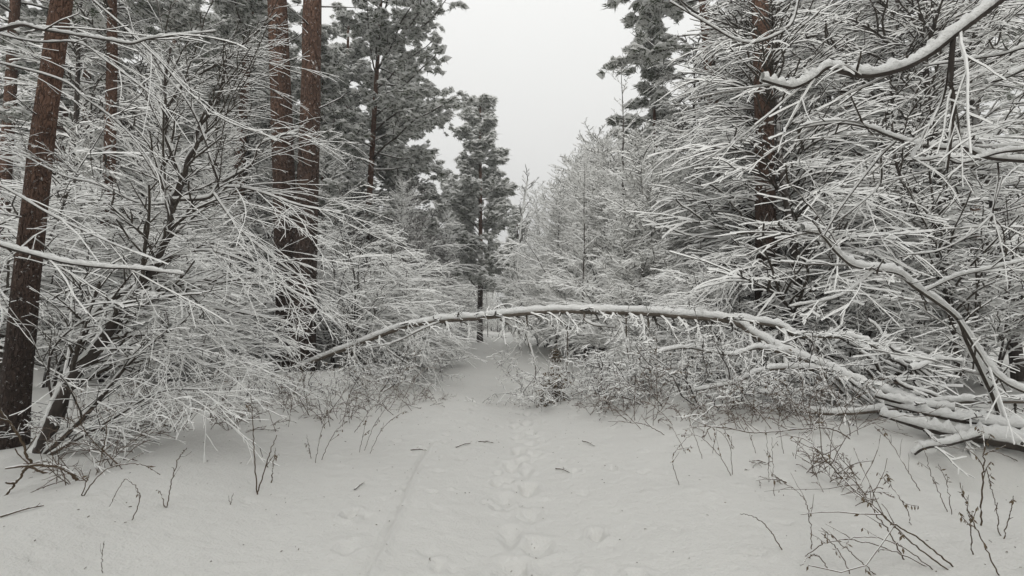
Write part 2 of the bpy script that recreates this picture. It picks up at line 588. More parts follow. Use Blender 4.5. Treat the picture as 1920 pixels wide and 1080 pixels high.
def spruce(h, r0, c0=.08, width=.27, n1=70, n2=12, ts=.2, snowp=.9, tufts=6):
    tr, cr = MB(), MB()
    P, R = grow(np.array([[0, 0, -.2]]), np.array([[0, 0, 1.]]), [h], [r0], 24, .01, .02, .1)
    tubes(tr, P, R, 9, fixed=True)
    P1, R1, L1 = radial(P, R, n1, c0, .995, 80, lambda t: h * width * np.clip(1.05 - (t - c0) / (1 - c0), .03, 1), .4, 8, .04, -.015, (0, 0, 0), .012)
    tubes(cr, P1, R1, 4, .02, mat=2)
    P2, R2, L2 = fan(P1, R1, L1, n2, .12, .98, 48, .38, .6, 4, .06, -.05, .2, .007)
    tubes(cr, P2, R2, 3, .015, mat=2)
    b = np.repeat(np.arange(len(P2)), tufts)
    p, T, _ = pick(P2, R2, b, rng.uniform(.05, 1, len(b)))
    p = p + rng.normal(0, ts * .25, p.shape)
    stamp(cr, TUFT['spruce'], p, rng.uniform(0, 6.28, len(p)), ts * rng.uniform(.6, 1.25, len(p)), snowp=snowp)
    return tr, cr


CROWN_MATS = {'bare': [M_FROST], 'twig': [M_TWIG], 'pine': [M_NEEDLE, M_LOOSE, M_TWIG], 'spruce': [M_NEEDLE, M_LOOSE, M_TWIG]}
PROTO = {}


def proto(key, kind, data):
    tr, cr = data
    trm = tr.mesh(key + '_trunk', [M_PINE, M_STEM] if kind != 'bare' else [M_STEM], True)
    crm = cr.mesh(key + '_crown', CROWN_MATS['twig' if key[:4] in ('bush', 'tall') else kind], False)
    PROTO[key] = (trm, crm, kind)


NAMES = {'pine': ('pine_tree', 'pine'), 'spruce': ('spruce_tree', 'spruce'), 'bush': ('bare_shrub', 'shrub'),
         'sapling': ('bare_sapling', 'sapling'), 'tall': ('bare_tree', 'tree')}


def put(key, px, Y, label, rot=0.0, sc=1.0, group=None, name=None, tilt=(0, 0)):
    x = (px - 960) / FPX * Y
    trm, crm, kind = PROTO[key]
    nm, cat = NAMES[key.rstrip('0123456789')]
    if name:
        nm, cat = name
    t = thing(nm, label, cat, (x, Y, float(gh(x, Y))), rot, group, sc)
    t.rotation_euler = (Matrix.Rotation(tilt[1], 3, 'Y') @ Matrix.Rotation(tilt[0], 3, 'X') @ Matrix.Rotation(rot, 3, 'Z')).to_euler()
    part('trunk', trm, t)
    part('crown', crm, t)
    return t


for i, (h, st) in enumerate(((4.6, 6), (3.6, 7), (5.4, 6))):
    proto(f'bush{i}', 'bare', bush(h, st, (.45, 0, 0), n1=12, n2=10, n3=2, snow=1.3))
for i, h in enumerate((8.5, 7.0, 10.0)):
    proto(f'sapling{i}', 'bare', sapling(h, .05, (.1, 0, 0), n1=90, n2=9, n3=2, snow=1.7))
proto('sapling3', 'bare', sapling(9.5, .06, (0, 0, 0), n1=34, n2=6, n3=2, snow=1.0, length=.13, ang=48, t0=.25))
for i, h in enumerate((12.0, 14.0)):
    proto(f'tall{i}', 'bare', tall(h, .14, (.15, 0, 0), length=.21, n1=72, n2=15, n3=3, t0=.10, snow=1.45))
proto('pine0', 'pine', pine(19, .20, .42, .16, ts=.19, n1=38, tufts=5, snowp=1))
proto('pine1', 'pine', pine(21, .21, .5, .14, ts=.19, n1=38, tufts=5, snowp=1))
proto('pine2', 'pine', pine(15, .18, .20, .19, n1=66, n2=12, ts=.22, tufts=6, snowp=1))
proto('pine3', 'pine', pine(20, .17, .40, .19, n1=46, n2=11, ts=.20, tufts=5, bias=(.45, 0, 0), snowp=1))
proto('spruce0', 'spruce', spruce(14, .14, ts=.2, n1=70, tufts=5, snowp=1))
proto('spruce1', 'spruce', spruce(10, .1, ts=.19, n1=56, tufts=5, snowp=1))

# ------------------------------------------------------------------ pines
put('pine1', 38, 6.0, 'reddish pine trunk at the left edge, nearest of all the pines, leaning right', .6, .7, 'pines left of the path', tilt=(0, .055))
GP = 'pines left of the path'
put('pine1', 548, 13.4, 'thick pink-barked pine trunk, left of the close pair behind the twigs', 1.9, 1.6, GP, tilt=(0, -.09))
put('pine0', 568, 12.6, 'thick orange-barked pine trunk, right of the close pair, forked dead limb near the top', 3.3, 1.6, GP, tilt=(0, .002))
put('pine3', 678, 21, 'slim leaning pine with a wide snowy crown beside the open sky', 0, 1.0, GP, tilt=(0, .035))
put('pine1', 195, 12.5, 'mid-distance red pine trunk between the near left pine and the dark forked shrub', 4.4, .85, GP)
put('pine0', 168, 16, 'thin pine trunk just left of the mid-distance red pine', 5.2, .9, GP)
put('pine1', 430, 17, 'brown pine trunk showing between the forked shrub and the thick pair', 2.4, 1.0, GP)
put('pine0', 383, 22, 'slender dark pine trunk further back, left of the brown one', 1.2, 1.0, GP)
put('pine1', 2, 15, 'dark pine trunk cut by the left edge of the view, behind the reddish one', .2, 1.0, GP)
put('pine0', 70, 17, 'thin grey pine trunk deep in the wood behind the nearest pine', 2.2, 1.0, GP)
put('pine1', 300, 24, 'grey pine deep in the wood behind the forked shrub', 3.2, 1.05, GP)
put('pine0', 640, 27, 'snowy pine filling the gap right of the thick pair', 2.8, 1.05, GP)
put('pine2', 900, 36, 'lone dark green pine with snow clumps at the far end of the path', 1.1, 1.25, None)
put('pine2', 972, 50, 'small dark pine peeping over the thicket right of the lone pine', 2.1, .9, None)
put('pine2', 835, 44, 'pale snowy pine low behind the lone dark green pine', 5.1, 1.0, None)
put('pine2', 745, 29, 'broad snowy pine crown just behind the slim leaning pine', 2.2, 1.2, GP)
put('pine1', 1432, 11.5, 'thick brown pine trunk half hidden in snowy sprays on the right', 2.0, 1.25, 'pines right of the path')
put('pine0', 1368, 16, 'brown pine trunk further back on the right, left of the thick one', 4.0, 1.3, 'pines right of the path')
put('pine1', 1610, 18, 'pine trunk deep in the wood right of the crooked tree', 3.0, 1.1, 'pines right of the path')
put('pine0', 1830, 20, 'pine trunk deep in the wood near the right edge', 1.0, 1.1, 'pines right of the path')
put('spruce0', 600, 19, 'snowy spruce standing behind the thick orange-barked pine', 0, .95)
put('spruce0', 1240, 20, 'tall snow-covered spruce at the right side of the open sky', .5, 1.1)
put('spruce1', 1160, 33, 'narrow pointed spruce rising above the pale thicket', 1.5, 1.45)
put('spruce1', 770, 33, 'snowy spruce low behind the slim leaning pine', 2.5, .9)

# ------------------------------------------------------------------ bare trees and thicket
GL, GR, GC = 'bare shrubs left of the path', 'bare trees right of the path', 'pale saplings along the far path'
put('bush0', 440, 15, 'bushy shrub sweeping snowy rods over the foot of the thick pine pair', .1, .85, GL)
put('bush2', 640, 15.5, 'arching shrub spilling snowy rods toward the path, right of the thick pines', -.2, .95, GL)
put('bush1', 665, 13.2, 'low spreading shrub above the left foot of the fallen birch', .2, 1.0, GL)
put('bush1', 735, 15, 'low rounded shrub closest to the path on the left', .5, .9, GL)
put('bush0', 690, 17, 'snowy shrub under the slim leaning pine', -.3, 1.0, GL)
put('bush2', 765, 21, 'shrub with a dark forked foot left of the far path', .3, 1.0, GL)
put('bush1', 330, 11.5, 'dense shrub behind the dark forked one on the left', -.1, 1.0, GL)
put('bush2', 215, 11, 'shrub filling the gap behind the nearest pine', .3, .9, GL)
put('bush1', 110, 10, 'low shrub behind the foot of the nearest pine', 1.0, .9, GL)
put('bush2', 20, 9.5, 'tall twiggy shrub at the left edge behind the dark pine trunk', .8, 1.1, GL)
GU = 'tall bare trees among the pines on the left'
put('tall0', 120, 13, 'tall bare tree whose rods cross behind the nearest pine', .3, .95, GU)
put('tall1', 285, 16, 'tall bare tree right of the mid-distance red pine', .1, .95, GU)
put('tall0', 455, 18, 'tall bare tree between the brown pine and the thick pair', -.2, .95, GU)
put('tall1', 655, 25, 'tall bare tree between the thick pair and the slim leaning pine', .4, .9, GU)
put('tall1', 0, 17, 'tall bare tree at the left edge', .2, 1.0, GU)
put('sapling0', 745, 20, 'domed sapling with fine level twigs left of the lone pine', 0, .85, GC)
put('sapling1', 800, 24, 'smaller pale sapling between the domed one and the lone pine', 1.4, .9, GC)
put('sapling2', 650, 18, 'tall sapling veiling the slim leaning pine', .7, .8, GL)
put('sapling0', 400, 14, 'sapling with level twigs behind the forked shrub', 2.0, .9, GL)
put('sapling2', 255, 13, 'tall thin sapling right of the mid-distance red pine', 2.9, .85, GL)
put('sapling1', 110, 12, 'thin sapling behind the nearest pine', .5, 1.0, GL)
put('sapling1', 480, 19, 'sapling seen between the brown pine trunk and the thick pair', .1, 1.1, GL)
for (px, Y, k, s, r, lab) in (
        (1045, 27, 0, .95, 3.1, 'pale sapling at the left end of the thicket right of the path'),
        (1060, 24, 0, 1.05, 2.6, 'rounded pale sapling highest in the middle of the thicket'),
        (1097, 15.5, 3, .72, 1.0, 'sapling with a dark speckled stem in the pale thicket'),
        (1162, 15, 3, 1.0, 4.4, 'tallest sapling, its bare tip standing up into the sky'),
        (1212, 14.5, 3, .62, 5.0, 'sapling with a thin dark stem right of the tallest one'),
        (1260, 16, 0, .85, 3.7, 'sapling below the tall snow-covered spruce'),
        (1120, 28, 2, 1.0, 2.0, 'sapling with a bare tip just left of the pointed spruce'),
        (1095, 19, 1, .75, 2.9, 'low sapling nearest the path on the right'),
        (1180, 24, 0, 1.1, .8, 'sapling behind the tallest one, under the pointed spruce'),
        (985, 38, 0, 1.0, .8, 'far sapling closing the end of the path'),
        (1008, 32, 1, 1.0, 1.9, 'sapling at the right lip of the path beside the leaning birch'),
        (865, 42, 0, 1.0, 3.3, 'far sapling just left of the trunk of the lone pine'),
        (915, 47, 2, .8, 5.3, 'far sapling just right of the trunk of the lone pine')):
    put(f'sapling{k}', px, Y, lab, r, s, GC)
for (px, Y, k, s, r, lab) in (
        (1322, 17, 0, 1.0, 3.05, 'tree leaning its sprays out into the sky just right of the tall spruce'),
        (1450, 15, 1, 1.05, 3.2, 'tree hanging sprays over the two brown pine trunks in the right hand wood'),
        (1462, 12.5, 0, 1.1, 2.8, 'tree whose sprays half hide the thick brown trunk on the right'),
        (1500, 10.8, 1, .85, 3.6, 'tree with a dark crooked trunk right of the thick brown one'),
        (1590, 15, 0, 1.1, 3.0, 'tree deep in the wood right of the crooked one'),
        (1660, 11.5, 1, .95, 2.7, 'tree whose sprays hang behind the forked dark stems'),
        (1790, 11.5, 0, 1.0, 3.3, 'tree right of the forked dark stems'),
        (1900, 12, 1, 1.0, 3.5, 'tree at the right edge of the view'),
        (1385, 20, 0, 1.15, 2.5, 'tree whose drooping tips reach into the sky at the top right of the gap'),
        (1700, 17, 1, 1.1, .5, 'tree far back in the right hand wood')):
    put(f'tall{k}', px, Y, lab, r, s, GR)
GB = 'low shrubs right of the path'
for (px, Y, k, s, r, lab) in (
        (1330, 12, 1, .9, 3.0, 'low shrub just behind the middle of the fallen birch'),
        (1440, 11, 0, .7, 3.3, 'shrub where the fallen birch begins to slope down'),
        (1580, 10.8, 2, .75, 2.8, 'shrub behind the snow pillows on the brush heap'),
        (1700, 11, 0, .85, 3.5, 'shrub with forked dark stems above the brush heap'),
        (1840, 10.5, 2, .8, 3.1, 'shrub at the right edge above the dark log'),
        (1270, 13, 1, .7, 3.2, 'low shrub right of the path behind the fallen birch')):
    put(f'bush{k}', px, Y, lab, r, s, GB)

# ------------------------------------------------------------------ masses of wood nobody could count
def mass(name, label, spots, kinds, twig=None):
    """spots: (x, Y, kind, turn, scale)"""
    mb = MB()
    for (x, Y, k, a, sc) in spots:
        (tr, cr), needles = kinds[k]
        for src, crown in ((tr, 0), (cr, 1)):
            V, F, M = src.arrays()
            W = np.stack([V[:, 0] * math.cos(a) - V[:, 1] * math.sin(a), V[:, 0] * math.sin(a) + V[:, 1] * math.cos(a), V[:, 2]], 1) * sc
            W = W + (x, Y, float(gh(x, Y)))
            if crown:
                M2 = (np.array([2, 3, 1])[M]) if needles else np.full(len(M), 4)
            else:
                M2 = np.where(M == 0, 0 if needles else 1, 1)
            mb.V.append(W.astype(np.float32)); mb.F.append(np.where(F < 0, -10**9, F) + mb.n); mb.M.append(M2.astype(np.int32)); mb.n += len(W)
    V, F, M = mb.arrays()
    F = np.where(F < 0, -1, F)
    o = part(name, mesh_of(name, V, F, M, [M_PINE, M_STEM, M_NEEDLE, M_LOOSE, twig or M_FROST], False))
    o['kind'] = 'stuff'; o['label'] = label; o['category'] = 'wood'


FAR = [(sapling(8, .06, n1=60, n2=9, n3=0, snow=2.6, low=True), 0), (sapling(10, .06, n1=64, n2=9, n3=0, snow=2.6, low=True), 0),
       (tall(13, .13, n1=56, n2=12, n3=0, snow=2.2, low=True), 0), (bush(4.5, 5, (0, 0, 0), 9, 9, 0, snow=2.4, low=True), 0),
       (pine(19, .2, .45, .15, n1=34, n2=8, ts=.28, tufts=4, stubs=8, snowp=1), 1), (spruce(15, .15, n1=50, n2=8, ts=.28, tufts=4, snowp=1), 1)]


def wood_spots(sign, count, seed, cuts=(.22, .42, .62, .74, .93)):
    g = np.random.default_rng(seed)
    out = []
    for i in range(count):
        Y = 22 + 60 * (i / count) + g.uniform(0, 3)
        x = sign * (4.2 + Y * 1.15 * g.uniform(0, 1) ** 1.1)
        k = int(np.searchsorted(cuts, g.uniform()))
        if i % 5 == 0:                                      # closes the far end of the path
            Y = g.uniform(62, 95); x = sign * g.uniform(-.5, 9)
            k = (0, 1, 3)[i // 5 % 3]
        s_ = g.uniform(.8, 1.15)
        if -.36 < x / Y < .29:
            if k == 2 or k >= 4:
                k = (0, 1)[i % 2]
            s_ = min(s_, (.20 * Y + 1.5) / 9)
        out.append((x, Y, k, g.uniform(0, 6.28), s_))
    return out


mass('far_wood', 'snowy wood reading as one grey mass far behind the left trees', wood_spots(-1, 215, 5, (.13, .28, .40, .46, .86)), FAR, M_TWIG)
mass('far_wood', 'snowy wood reading as one grey mass far behind the right trees', wood_spots(1, 150, 6), FAR)
g = np.random.default_rng(21)
NEAR = [(sapling(h, .045, n1=95, n2=11, n3=3, snow=1.9, length=.24, ang=a_, trop=.0), 0) for h, a_ in ((7.5, 62), (9.0, 44))] + [(bush(4.2, 6, (0, 0, 0), 11, 9, 3, snow=1.3), 0)]
sp = []
for i in range(62):                                         # the pale fan of young trees right of the far path
    px = g.uniform(985, 1330); Y = g.uniform(14, 34)
    hh = (600 - (285 + 60 * abs(px - 1080) / 100 * (px < 1080))) / FPX * Y + 1.6
    k = i % 3
    sp.append((max((px - 960) / FPX * Y, 3.3 if Y < 22 else 2.1), Y, k, g.uniform(0, 6.28), min(1.5, 1.12 * hh / (7.5, 9.0, 6.0)[k]) * g.uniform(.75, 1)))
mass('thicket', 'pale fuzzy thicket of young snow-covered trees right of the far path', sp, NEAR)
sp = []
for i in range(34):
    px = g.uniform(560, 885); Y = g.uniform(18, 34)
    k = (2, 0, 1)[i % 3]
    hh = (600 - (330 + 120 * max(0, (px - 800) / 85))) / FPX * Y + 1.6
    sp.append((min((px - 960) / FPX * Y, -4.2), Y, k, g.uniform(0, 6.28), min(1.1, hh / (7.5, 9.0, 6.0)[k]) * g.uniform(.7, 1)))
for i in range(22):
    Y = g.uniform(14, 24); px = g.uniform(-60, 560)
    sp.append(((px - 960) / FPX * Y, Y, (2, 2, 0)[i % 3], g.uniform(0, 6.28), g.uniform(.8, 1.1)))
mass('thicket', 'grey fuzzy undergrowth behind the shrubs and pines left of the path', sp, NEAR, M_STEM)
sp = [(g.uniform(4.5, 15) * (1, -1)[i % 2], g.uniform(-16, 1.5), (4, 5, 2, 4)[i % 4], g.uniform(0, 6.28), g.uniform(.8, 1.1)) for i in range(24)]  # unseen trees behind the camera, added to block sky light and darken the ground
sp += [(g.uniform(-3, 3), g.uniform(-20, -9), (4, 2)[i % 2], g.uniform(0, 6.28), g.uniform(.8, 1.1)) for i in range(3)]
mass('unseen_wood', 'unseen snowy wood added behind the photographer to shade the near snow', sp, FAR)

# ------------------------------------------------------------------ traced pieces: each polyline has its own distance and real size
def smooth_line(pts, K):
    p = np.array(pts, float)
    p = np.vstack([2 * p[0] - p[1], p, 2 * p[-1] - p[-2]])
    out = []
    n = len(p) - 3
    for u in np.linspace(0, n - 1e-6, K):
        i = int(u); t = u - i
        a, b, c, d = p[i:i + 4]
        out.append(.5 * ((2 * b) + (c - a) * t + (2 * a - 5 * b + 4 * c - d) * t * t + (3 * b - a - 3 * c + d) * t ** 3))
    return np.array(out)


def line(pts, r0, r1, K=None, jit=.0):
    """pts: (px, py, Y) seen from the path; gives a polyline in metres"""
    w = [at(*q) for q in pts]
    K = K or max(8, 9 * len(pts))
    P = smooth_line(w, K)
    if jit:
        P[1:-1] += rng.normal(0, jit, (K - 2, 3))
    return P[None], np.linspace(r0, r1, K)[None]


def gY(px, py):
    """distance at which the sight line through (px, py) meets the snow"""
    lo, hi = 1.5, 120
    for _ in range(40):
        m = (lo + hi) / 2
        q = at(px, py, m)
        if q[2] > float(gh(q[0], q[1])):
            lo = m
        else:
            hi = m
    return lo


def limb(bark, snow, P, R, sn, n=8, cover=.57):
    tubes(bark, P, R, n, rough=.03)
    T = nrm(np.gradient(P, axis=1))
    hz = np.sqrt(np.clip(1 - T[..., 2] ** 2, 0, 1))
    S = nrm(np.cross(T, Z3)); U = np.cross(S, T)
    k = np.clip((hz - .1) / .25, 0, 1)
    lump = 1 + .18 * np.sin(np.arange(P.shape[1]) * 1.7 + rng.uniform(0, 6)) + rng.normal(0, .08, P.shape[:2])
    g2 = rng.normal(0, 1, P.shape[:2]); g2 = (g2 + np.roll(g2, 1, 1)) * .5
    lump = lump * np.clip(1 + .3 * g2, .25, 1.7)
    Pc = P + U * (R * .5)[..., None]
    tubes(snow, Pc, R * (.35 + cover * k) + .15 * sn * k * lump, n + 2, sn * lump * k, under=.25, rough=.10)


def length_of(P):
    return np.linalg.norm(np.diff(P, axis=1), axis=2).sum(1)


def traced_thing(name, label, cat, base, limbs, n1=10, n2=6, n3=0, L1=.9, ang=45, trop=-.05, bias=(0, 0, 0), group=None,
                 bark=None, wob=.09, snow=.012, extra=None, minr=.004, flat=.5, cover=.6):
    """limbs: (points, r0, r1, snow height)"""
    t = thing(name, label, cat, tuple(base), 0, group)
    tb, ts_, tc = MB(), MB(), MB()
    for (pts, r0, r1, sn) in limbs:
        P, R = line(pts, r0, r1)
        limb(tb, ts_, P, R, sn, 8, cover)
        if n1:
            k = max(2, int(n1 * float(length_of(P)[0])))
            P1, R1, l1 = fan(P, R, np.array([L1 * min(1, .4 + float(length_of(P)[0]) * .4)]), k, .1, .99, ang, 1.0, .45, 7, wob, trop, flat, minr + .001, bias, fall=.4)
            tubes(tc, P1, R1, 5, snow)
            if n2:
                P2, R2, l2 = fan(P1, R1, l1, n2, .1, .98, ang, .5, .75, 4, wob, trop, flat, minr, np.array(bias) * .3)
                tubes(tc, P2, R2, 4, snow * .85)
                if n3:
                    P3, R3, l3 = fan(P2, R2, l2, n3, .1, .98, ang, .5, .8, 3, wob, trop, flat, minr * .9)
                    tubes(tc, P3, R3, 4, snow * .7)
    if extra:
        extra(tb, ts_, tc)
    b = np.array(base, np.float32)
    for nm, mb, mats, sm in (('trunk', tb, [bark or M_STEM], True), ('snow_cap', ts_, [M_SNOW], True), ('crown', tc, [M_TWIG, M_LEAF], False)):
        if mb.n:
            mb.V = [v - b for v in mb.V]
            part(nm, mb.mesh(name + '_' + nm, mats, sm), t)
    return t


def ground_pt(px, py):
    q = at(px, py, gY(px, py))
    q[2] = float(gh(q[0], q[1]))
    return q


# the bent birch across the path
main = [(505, 722, 12.6), (560, 690, 12.3), (615, 666, 12.0), (682, 641, 11.6), (754, 614, 11.2), (827, 601, 10.8), (893, 596, 10.5), (949, 590, 10.2),
        (1032, 583, 9.9), (1110, 584, 9.6), (1200, 586, 9.2), (1291, 593, 8.9), (1374, 602, 8.6), (1413, 627, 8.4), (1474, 661, 8.1), (1541, 687, 7.8),
        (1602, 715, 7.5), (1669, 740, 7.2), (1724, 762, 6.95), (1791, 785, 6.7), (1869, 810, 6.4), (1990, 850, 6.0)]
LB = [(main, .055, .066, .036),
      ([(1374, 598, 8.6), (1458, 611, 8.5), (1491, 629, 8.4), (1535, 631, 8.3), (1613, 637, 8.1), (1665, 668, 7.9)], .045, .02, .05),
      ([(1467, 617, 8.5), (1476, 640, 8.3), (1484, 662, 8.1)], .03, .03, .03),
      ([(1474, 662, 8.1), (1424, 653, 8.0), (1402, 657, 7.95), (1374, 666, 7.9), (1330, 660, 7.8), (1285, 652, 7.7), (1224, 663, 7.6)], .03, .01, .035),
      ([(1541, 692, 7.8), (1458, 691, 7.7), (1413, 701, 7.6), (1374, 719, 7.5), (1291, 735, 7.5)], .035, .01, .035),
      ([(1680, 765, 7.1), (1569, 775, 7.0), (1458, 767, 7.1), (1402, 772, 7.2), (1363, 783, 7.2)], .04, .012, .035),
      ([(1724, 759, 6.9), (1800, 753, 6.5), (1990, 752, 6.0)], .03, .03, .035),
      ([(938, 598, 10.3), (960, 610, 10.2), (990, 618, 10.1)], .03, .012, .03),
      ([(987, 588, 10.1), (988, 606, 10.1), (987, 628, 10.1), (1004, 688, 10.0), (997, 745, 10.0)], .022, .008, .02),
      ([(1052, 584, 9.8), (1050, 596, 9.8), (1063, 612, 9.8), (1064, 660, 9.8), (1062, 706, 9.8)], .018, .008, .02),
      ([(1096, 585, 9.6), (1097, 600, 9.6), (1116, 610, 9.5), (1152, 614, 9.5)], .022, .01, .03),
      ([(1174, 587, 9.3), (1175, 635, 9.3), (1180, 675, 9.3), (1201, 712, 9.2)], .018, .008, .02),
      ([(1214, 590, 9.2), (1216, 620, 9.2), (1206, 662, 9.2)], .022, .012, .02),
      ([(827, 603, 10.8), (790, 618, 10.6), (745, 640, 10.5), (700, 652, 10.4)], .02, .008, .02),
      ([(754, 616, 11.2), (772, 640, 11.0), (800, 672, 10.8), (825, 722, 10.7)], .018, .005, .015),
      ([(700, 636, 11.5), (735, 662, 11.3), (775, 690, 11.1), (822, 738, 11.0)], .018, .005, .015),
      ([(660, 655, 11.8), (700, 690, 11.4), (740, 715, 11.2), (790, 745, 11.0)], .016, .005, .012),
      ([(1030, 581, 9.9), (1042, 570, 9.9), (1058, 566, 9.9)], .01, .005, .01),
      ([(1285, 590, 8.9), (1300, 574, 8.9), (1330, 560, 8.8)], .012, .005, .012)]
traced_thing('fallen_birch', 'slender snow-topped birch bent in a low arch right across the path', 'fallen tree', ground_pt(1869, 830), LB,
             n1=7, n2=6, n3=3, L1=.85, ang=50, trop=-.10, bias=(.05, -.05, -.35), bark=M_BIRCH, wob=.17, snow=.008, minr=.003, flat=.9, cover=.65)

# log end and the branches under it at the right edge
traced_thing('fallen_log', 'dark snow-covered log over the hollow at the lower right edge', 'log', ground_pt(1800, 870),
             [([(1650, 778, 6.6), (1724, 800, 6.3), (1790, 815, 6.1), (1860, 825, 5.9), (1960, 842, 5.7)], .02, .085, .07),
              ([(1713, 851, 5.9), (1735, 838, 5.85), (1780, 831, 5.8), (1835, 815, 5.9)], .022, .035, .035),
              ([(1660, 757, 6.8), (1720, 772, 6.5), (1780, 784, 6.2), (1850, 796, 6.0), (1950, 806, 5.8)], .02, .045, .06),
              ([(1640, 742, 6.8), (1700, 757, 6.6), (1790, 770, 6.3)], .025, .035, .05)], n1=4, n2=5, L1=.6, bias=(-.3, 0, .05), snow=.010, wob=.15, minr=.003)


traced_thing('leaning_birch', 'thin snow-plastered birch leaning right at the far end of the path', 'tree', ground_pt(962, 628),
             [([(962, 628, 27), (965, 560, 27), (970, 500, 26.8), (976, 430, 26.5), (984, 370, 26.2), (990, 335, 26)], .07, .035, .05)],
             n1=3, n2=4, n3=2, L1=1.6, ang=45, trop=-.02, snow=.03, minr=.008, bark=M_FROST, cover=1.0)


def heap(tb, ts_, tc):
    g = np.random.default_rng(8)
    for i in range(150):
        px, py = g.uniform(1490, 1745), g.uniform(640, 752)
        py = max(py, 612 + (px - 1490) * .32)
        Y = 9.3 - (py - 640) * .012 - (px - 1490) * .003 + g.uniform(-.4, .4)
        p = at(px, py, Y)
        a = g.normal(0.0, .6)
        L = g.uniform(.3, 1.1)
        d = np.array((math.cos(a), math.sin(a) * .6, g.normal(-.25, .3)))
        P, R = grow(p[None] - d * L / 2, d[None], [L], [g.uniform(.007, .026)], 9, .16, -.02, .6, g)
        limb(tb, ts_, P, R, float(g.uniform(.018, .05)), 6)
        P1, R1, l1 = fan(P, R, np.array([L]), 5, .1, 1, 45, .6, .6, 5, .2, -.03, .8, .004)
        tubes(tc, P1, R1, 4, .016)


traced_thing('brush_heap', 'heap of broken branches under round snow pillows behind the sloping birch', 'brush heap', ground_pt(1620, 770), [], extra=heap)

# bent stem with heavy snow at the right
traced_thing('bent_stem', 'heavily snowed stem bowing left out of the brush at the right edge', 'bent tree', ground_pt(1875, 800),
             [([(1880, 800, 6.2), (1863, 747, 6.1), (1847, 713, 6.0), (1813, 641, 5.7), (1791, 594, 5.5), (1713, 537, 5.1), (1680, 512, 4.95), (1605, 500, 4.7), (1570, 475, 4.6), (1540, 441, 4.5), (1505, 432, 4.4)], .025, .010, .042),
              ([(1797, 600, 5.5), (1835, 658, 5.5), (1880, 713, 5.4), (1960, 750, 5.3)], .02, .02, .03),
              ([(1730, 548, 5.2), (1790, 520, 5.0), (1850, 505, 4.8), (1960, 480, 4.6)], .012, .006, .02),
              ([(1640, 506, 4.8), (1600, 540, 4.7), (1560, 560, 4.6), (1480, 575, 4.5)], .01, .004, .016)],
             n1=3, n2=5, n3=0, L1=1.3, ang=36, trop=-.03, snow=.015, bias=(-.3, 0, .05), cover=.95, wob=.05, bark=M_TWIG)
traced_thing('forked_shrub', 'shrub of forked bare dark stems standing behind the bowed stem on the right', 'shrub', ground_pt(1800, 712),
             [([(1800, 705, 9.8), (1788, 640, 9.8), (1780, 560, 9.7), (1765, 490, 9.6), (1740, 435, 9.5), (1710, 380, 9.5), (1680, 305, 9.4), (1672, 230, 9.4)], .06, .02, .01),
              ([(1785, 600, 9.7), (1768, 520, 9.6), (1752, 450, 9.5), (1748, 370, 9.4), (1738, 290, 9.4)], .04, .015, .01),
              ([(1780, 570, 9.7), (1750, 500, 9.8), (1728, 440, 9.9), (1700, 400, 9.9), (1650, 340, 9.9)], .035, .012, .01),
              ([(1800, 705, 9.8), (1830, 600, 9.8), (1838, 480, 9.7), (1880, 330, 9.6)], .04, .012, .01)],
             n1=5, n2=7, n3=2, L1=2.0, ang=60, trop=-.04, snow=.022, bias=(-.5, 0, 0), minr=.006, wob=.05)
# boughs hanging in from the tree beside the photographer
ob = np.array((4.3, 2.2, float(gh(4.3, 2.2))))
BO = [([(1880, -4, 2.45), (1830, 35, 2.42), (1787, 67, 2.4), (1745, 100, 2.38), (1695, 127, 2.36), (1630, 142, 2.34), (1580, 135, 2.32), (1552, 127, 2.3), (1525, 147, 2.3), (1490, 164, 2.28), (1465, 161, 2.27), (1428, 150, 2.25)], .02, .006, .024),
      ([(1787, 70, 2.4), (1783, 150, 2.4), (1788, 200, 2.4), (1782, 260, 2.4), (1775, 315, 2.4)], .012, .008, .004),
      ([(1784, 80, 2.42), (1776, 150, 2.45), (1764, 195, 2.48), (1733, 250, 2.5), (1722, 282, 2.5)], .006, .004, .004),
      ([(2120, 300, 2.9), (2000, 306, 2.9), (1920, 302, 2.88), (1850, 295, 2.86), (1800, 275, 2.84), (1775, 279, 2.82), (1720, 272, 2.8), (1660, 252, 2.8), (1630, 240, 2.78), (1570, 231, 2.76), (1500, 240, 2.75)], .014, .004, .018),
      ([(1722, 275, 2.8), (1713, 290, 2.75), (1716, 300, 2.72), (1745, 299, 2.7), (1772, 290, 2.7)], .006, .004, .012),
      ([(1780, 300, 2.7), (1800, 306, 2.7), (1840, 296, 2.7), (1880, 285, 2.7), (1960, 278, 2.7)], .006, .008, .014),
      ([(2000, 75, 3.0), (1920, 90, 3.0), (1880, 102, 3.0), (1830, 110, 3.0), (1780, 117, 3.0), (1730, 125, 3.0)], .008, .004, .013),
      ([(2000, 95, 2.6), (1920, 130, 2.6), (1880, 148, 2.6), (1848, 156, 2.6)], .011, .005, .015),
      ([(1680, 265, 2.8), (1645, 300, 2.85), (1580, 385, 2.9), (1545, 442, 2.95)], .006, .004, .006),
      ([(1652, 295, 2.8), (1650, 345, 2.9), (1610, 385, 2.9), (1570, 415, 3.0)], .005, .003, .006),
      ([(1870, 300, 2.9), (1872, 330, 2.9), (1862, 400, 2.9), (1880, 430, 2.9), (1885, 470, 2.9)], .005, .003, .005),
      ([(1862, 402, 2.9), (1820, 440, 2.9), (1760, 470, 2.95), (1700, 478, 3.0)], .004, .003, .007),
      ([(1500, -10, 3.4), (1480, 50, 3.4), (1420, 79, 3.4), (1380, 75, 3.4), (1335, 50, 3.4), (1255, 3, 3.4)], .009, .004, .011)]


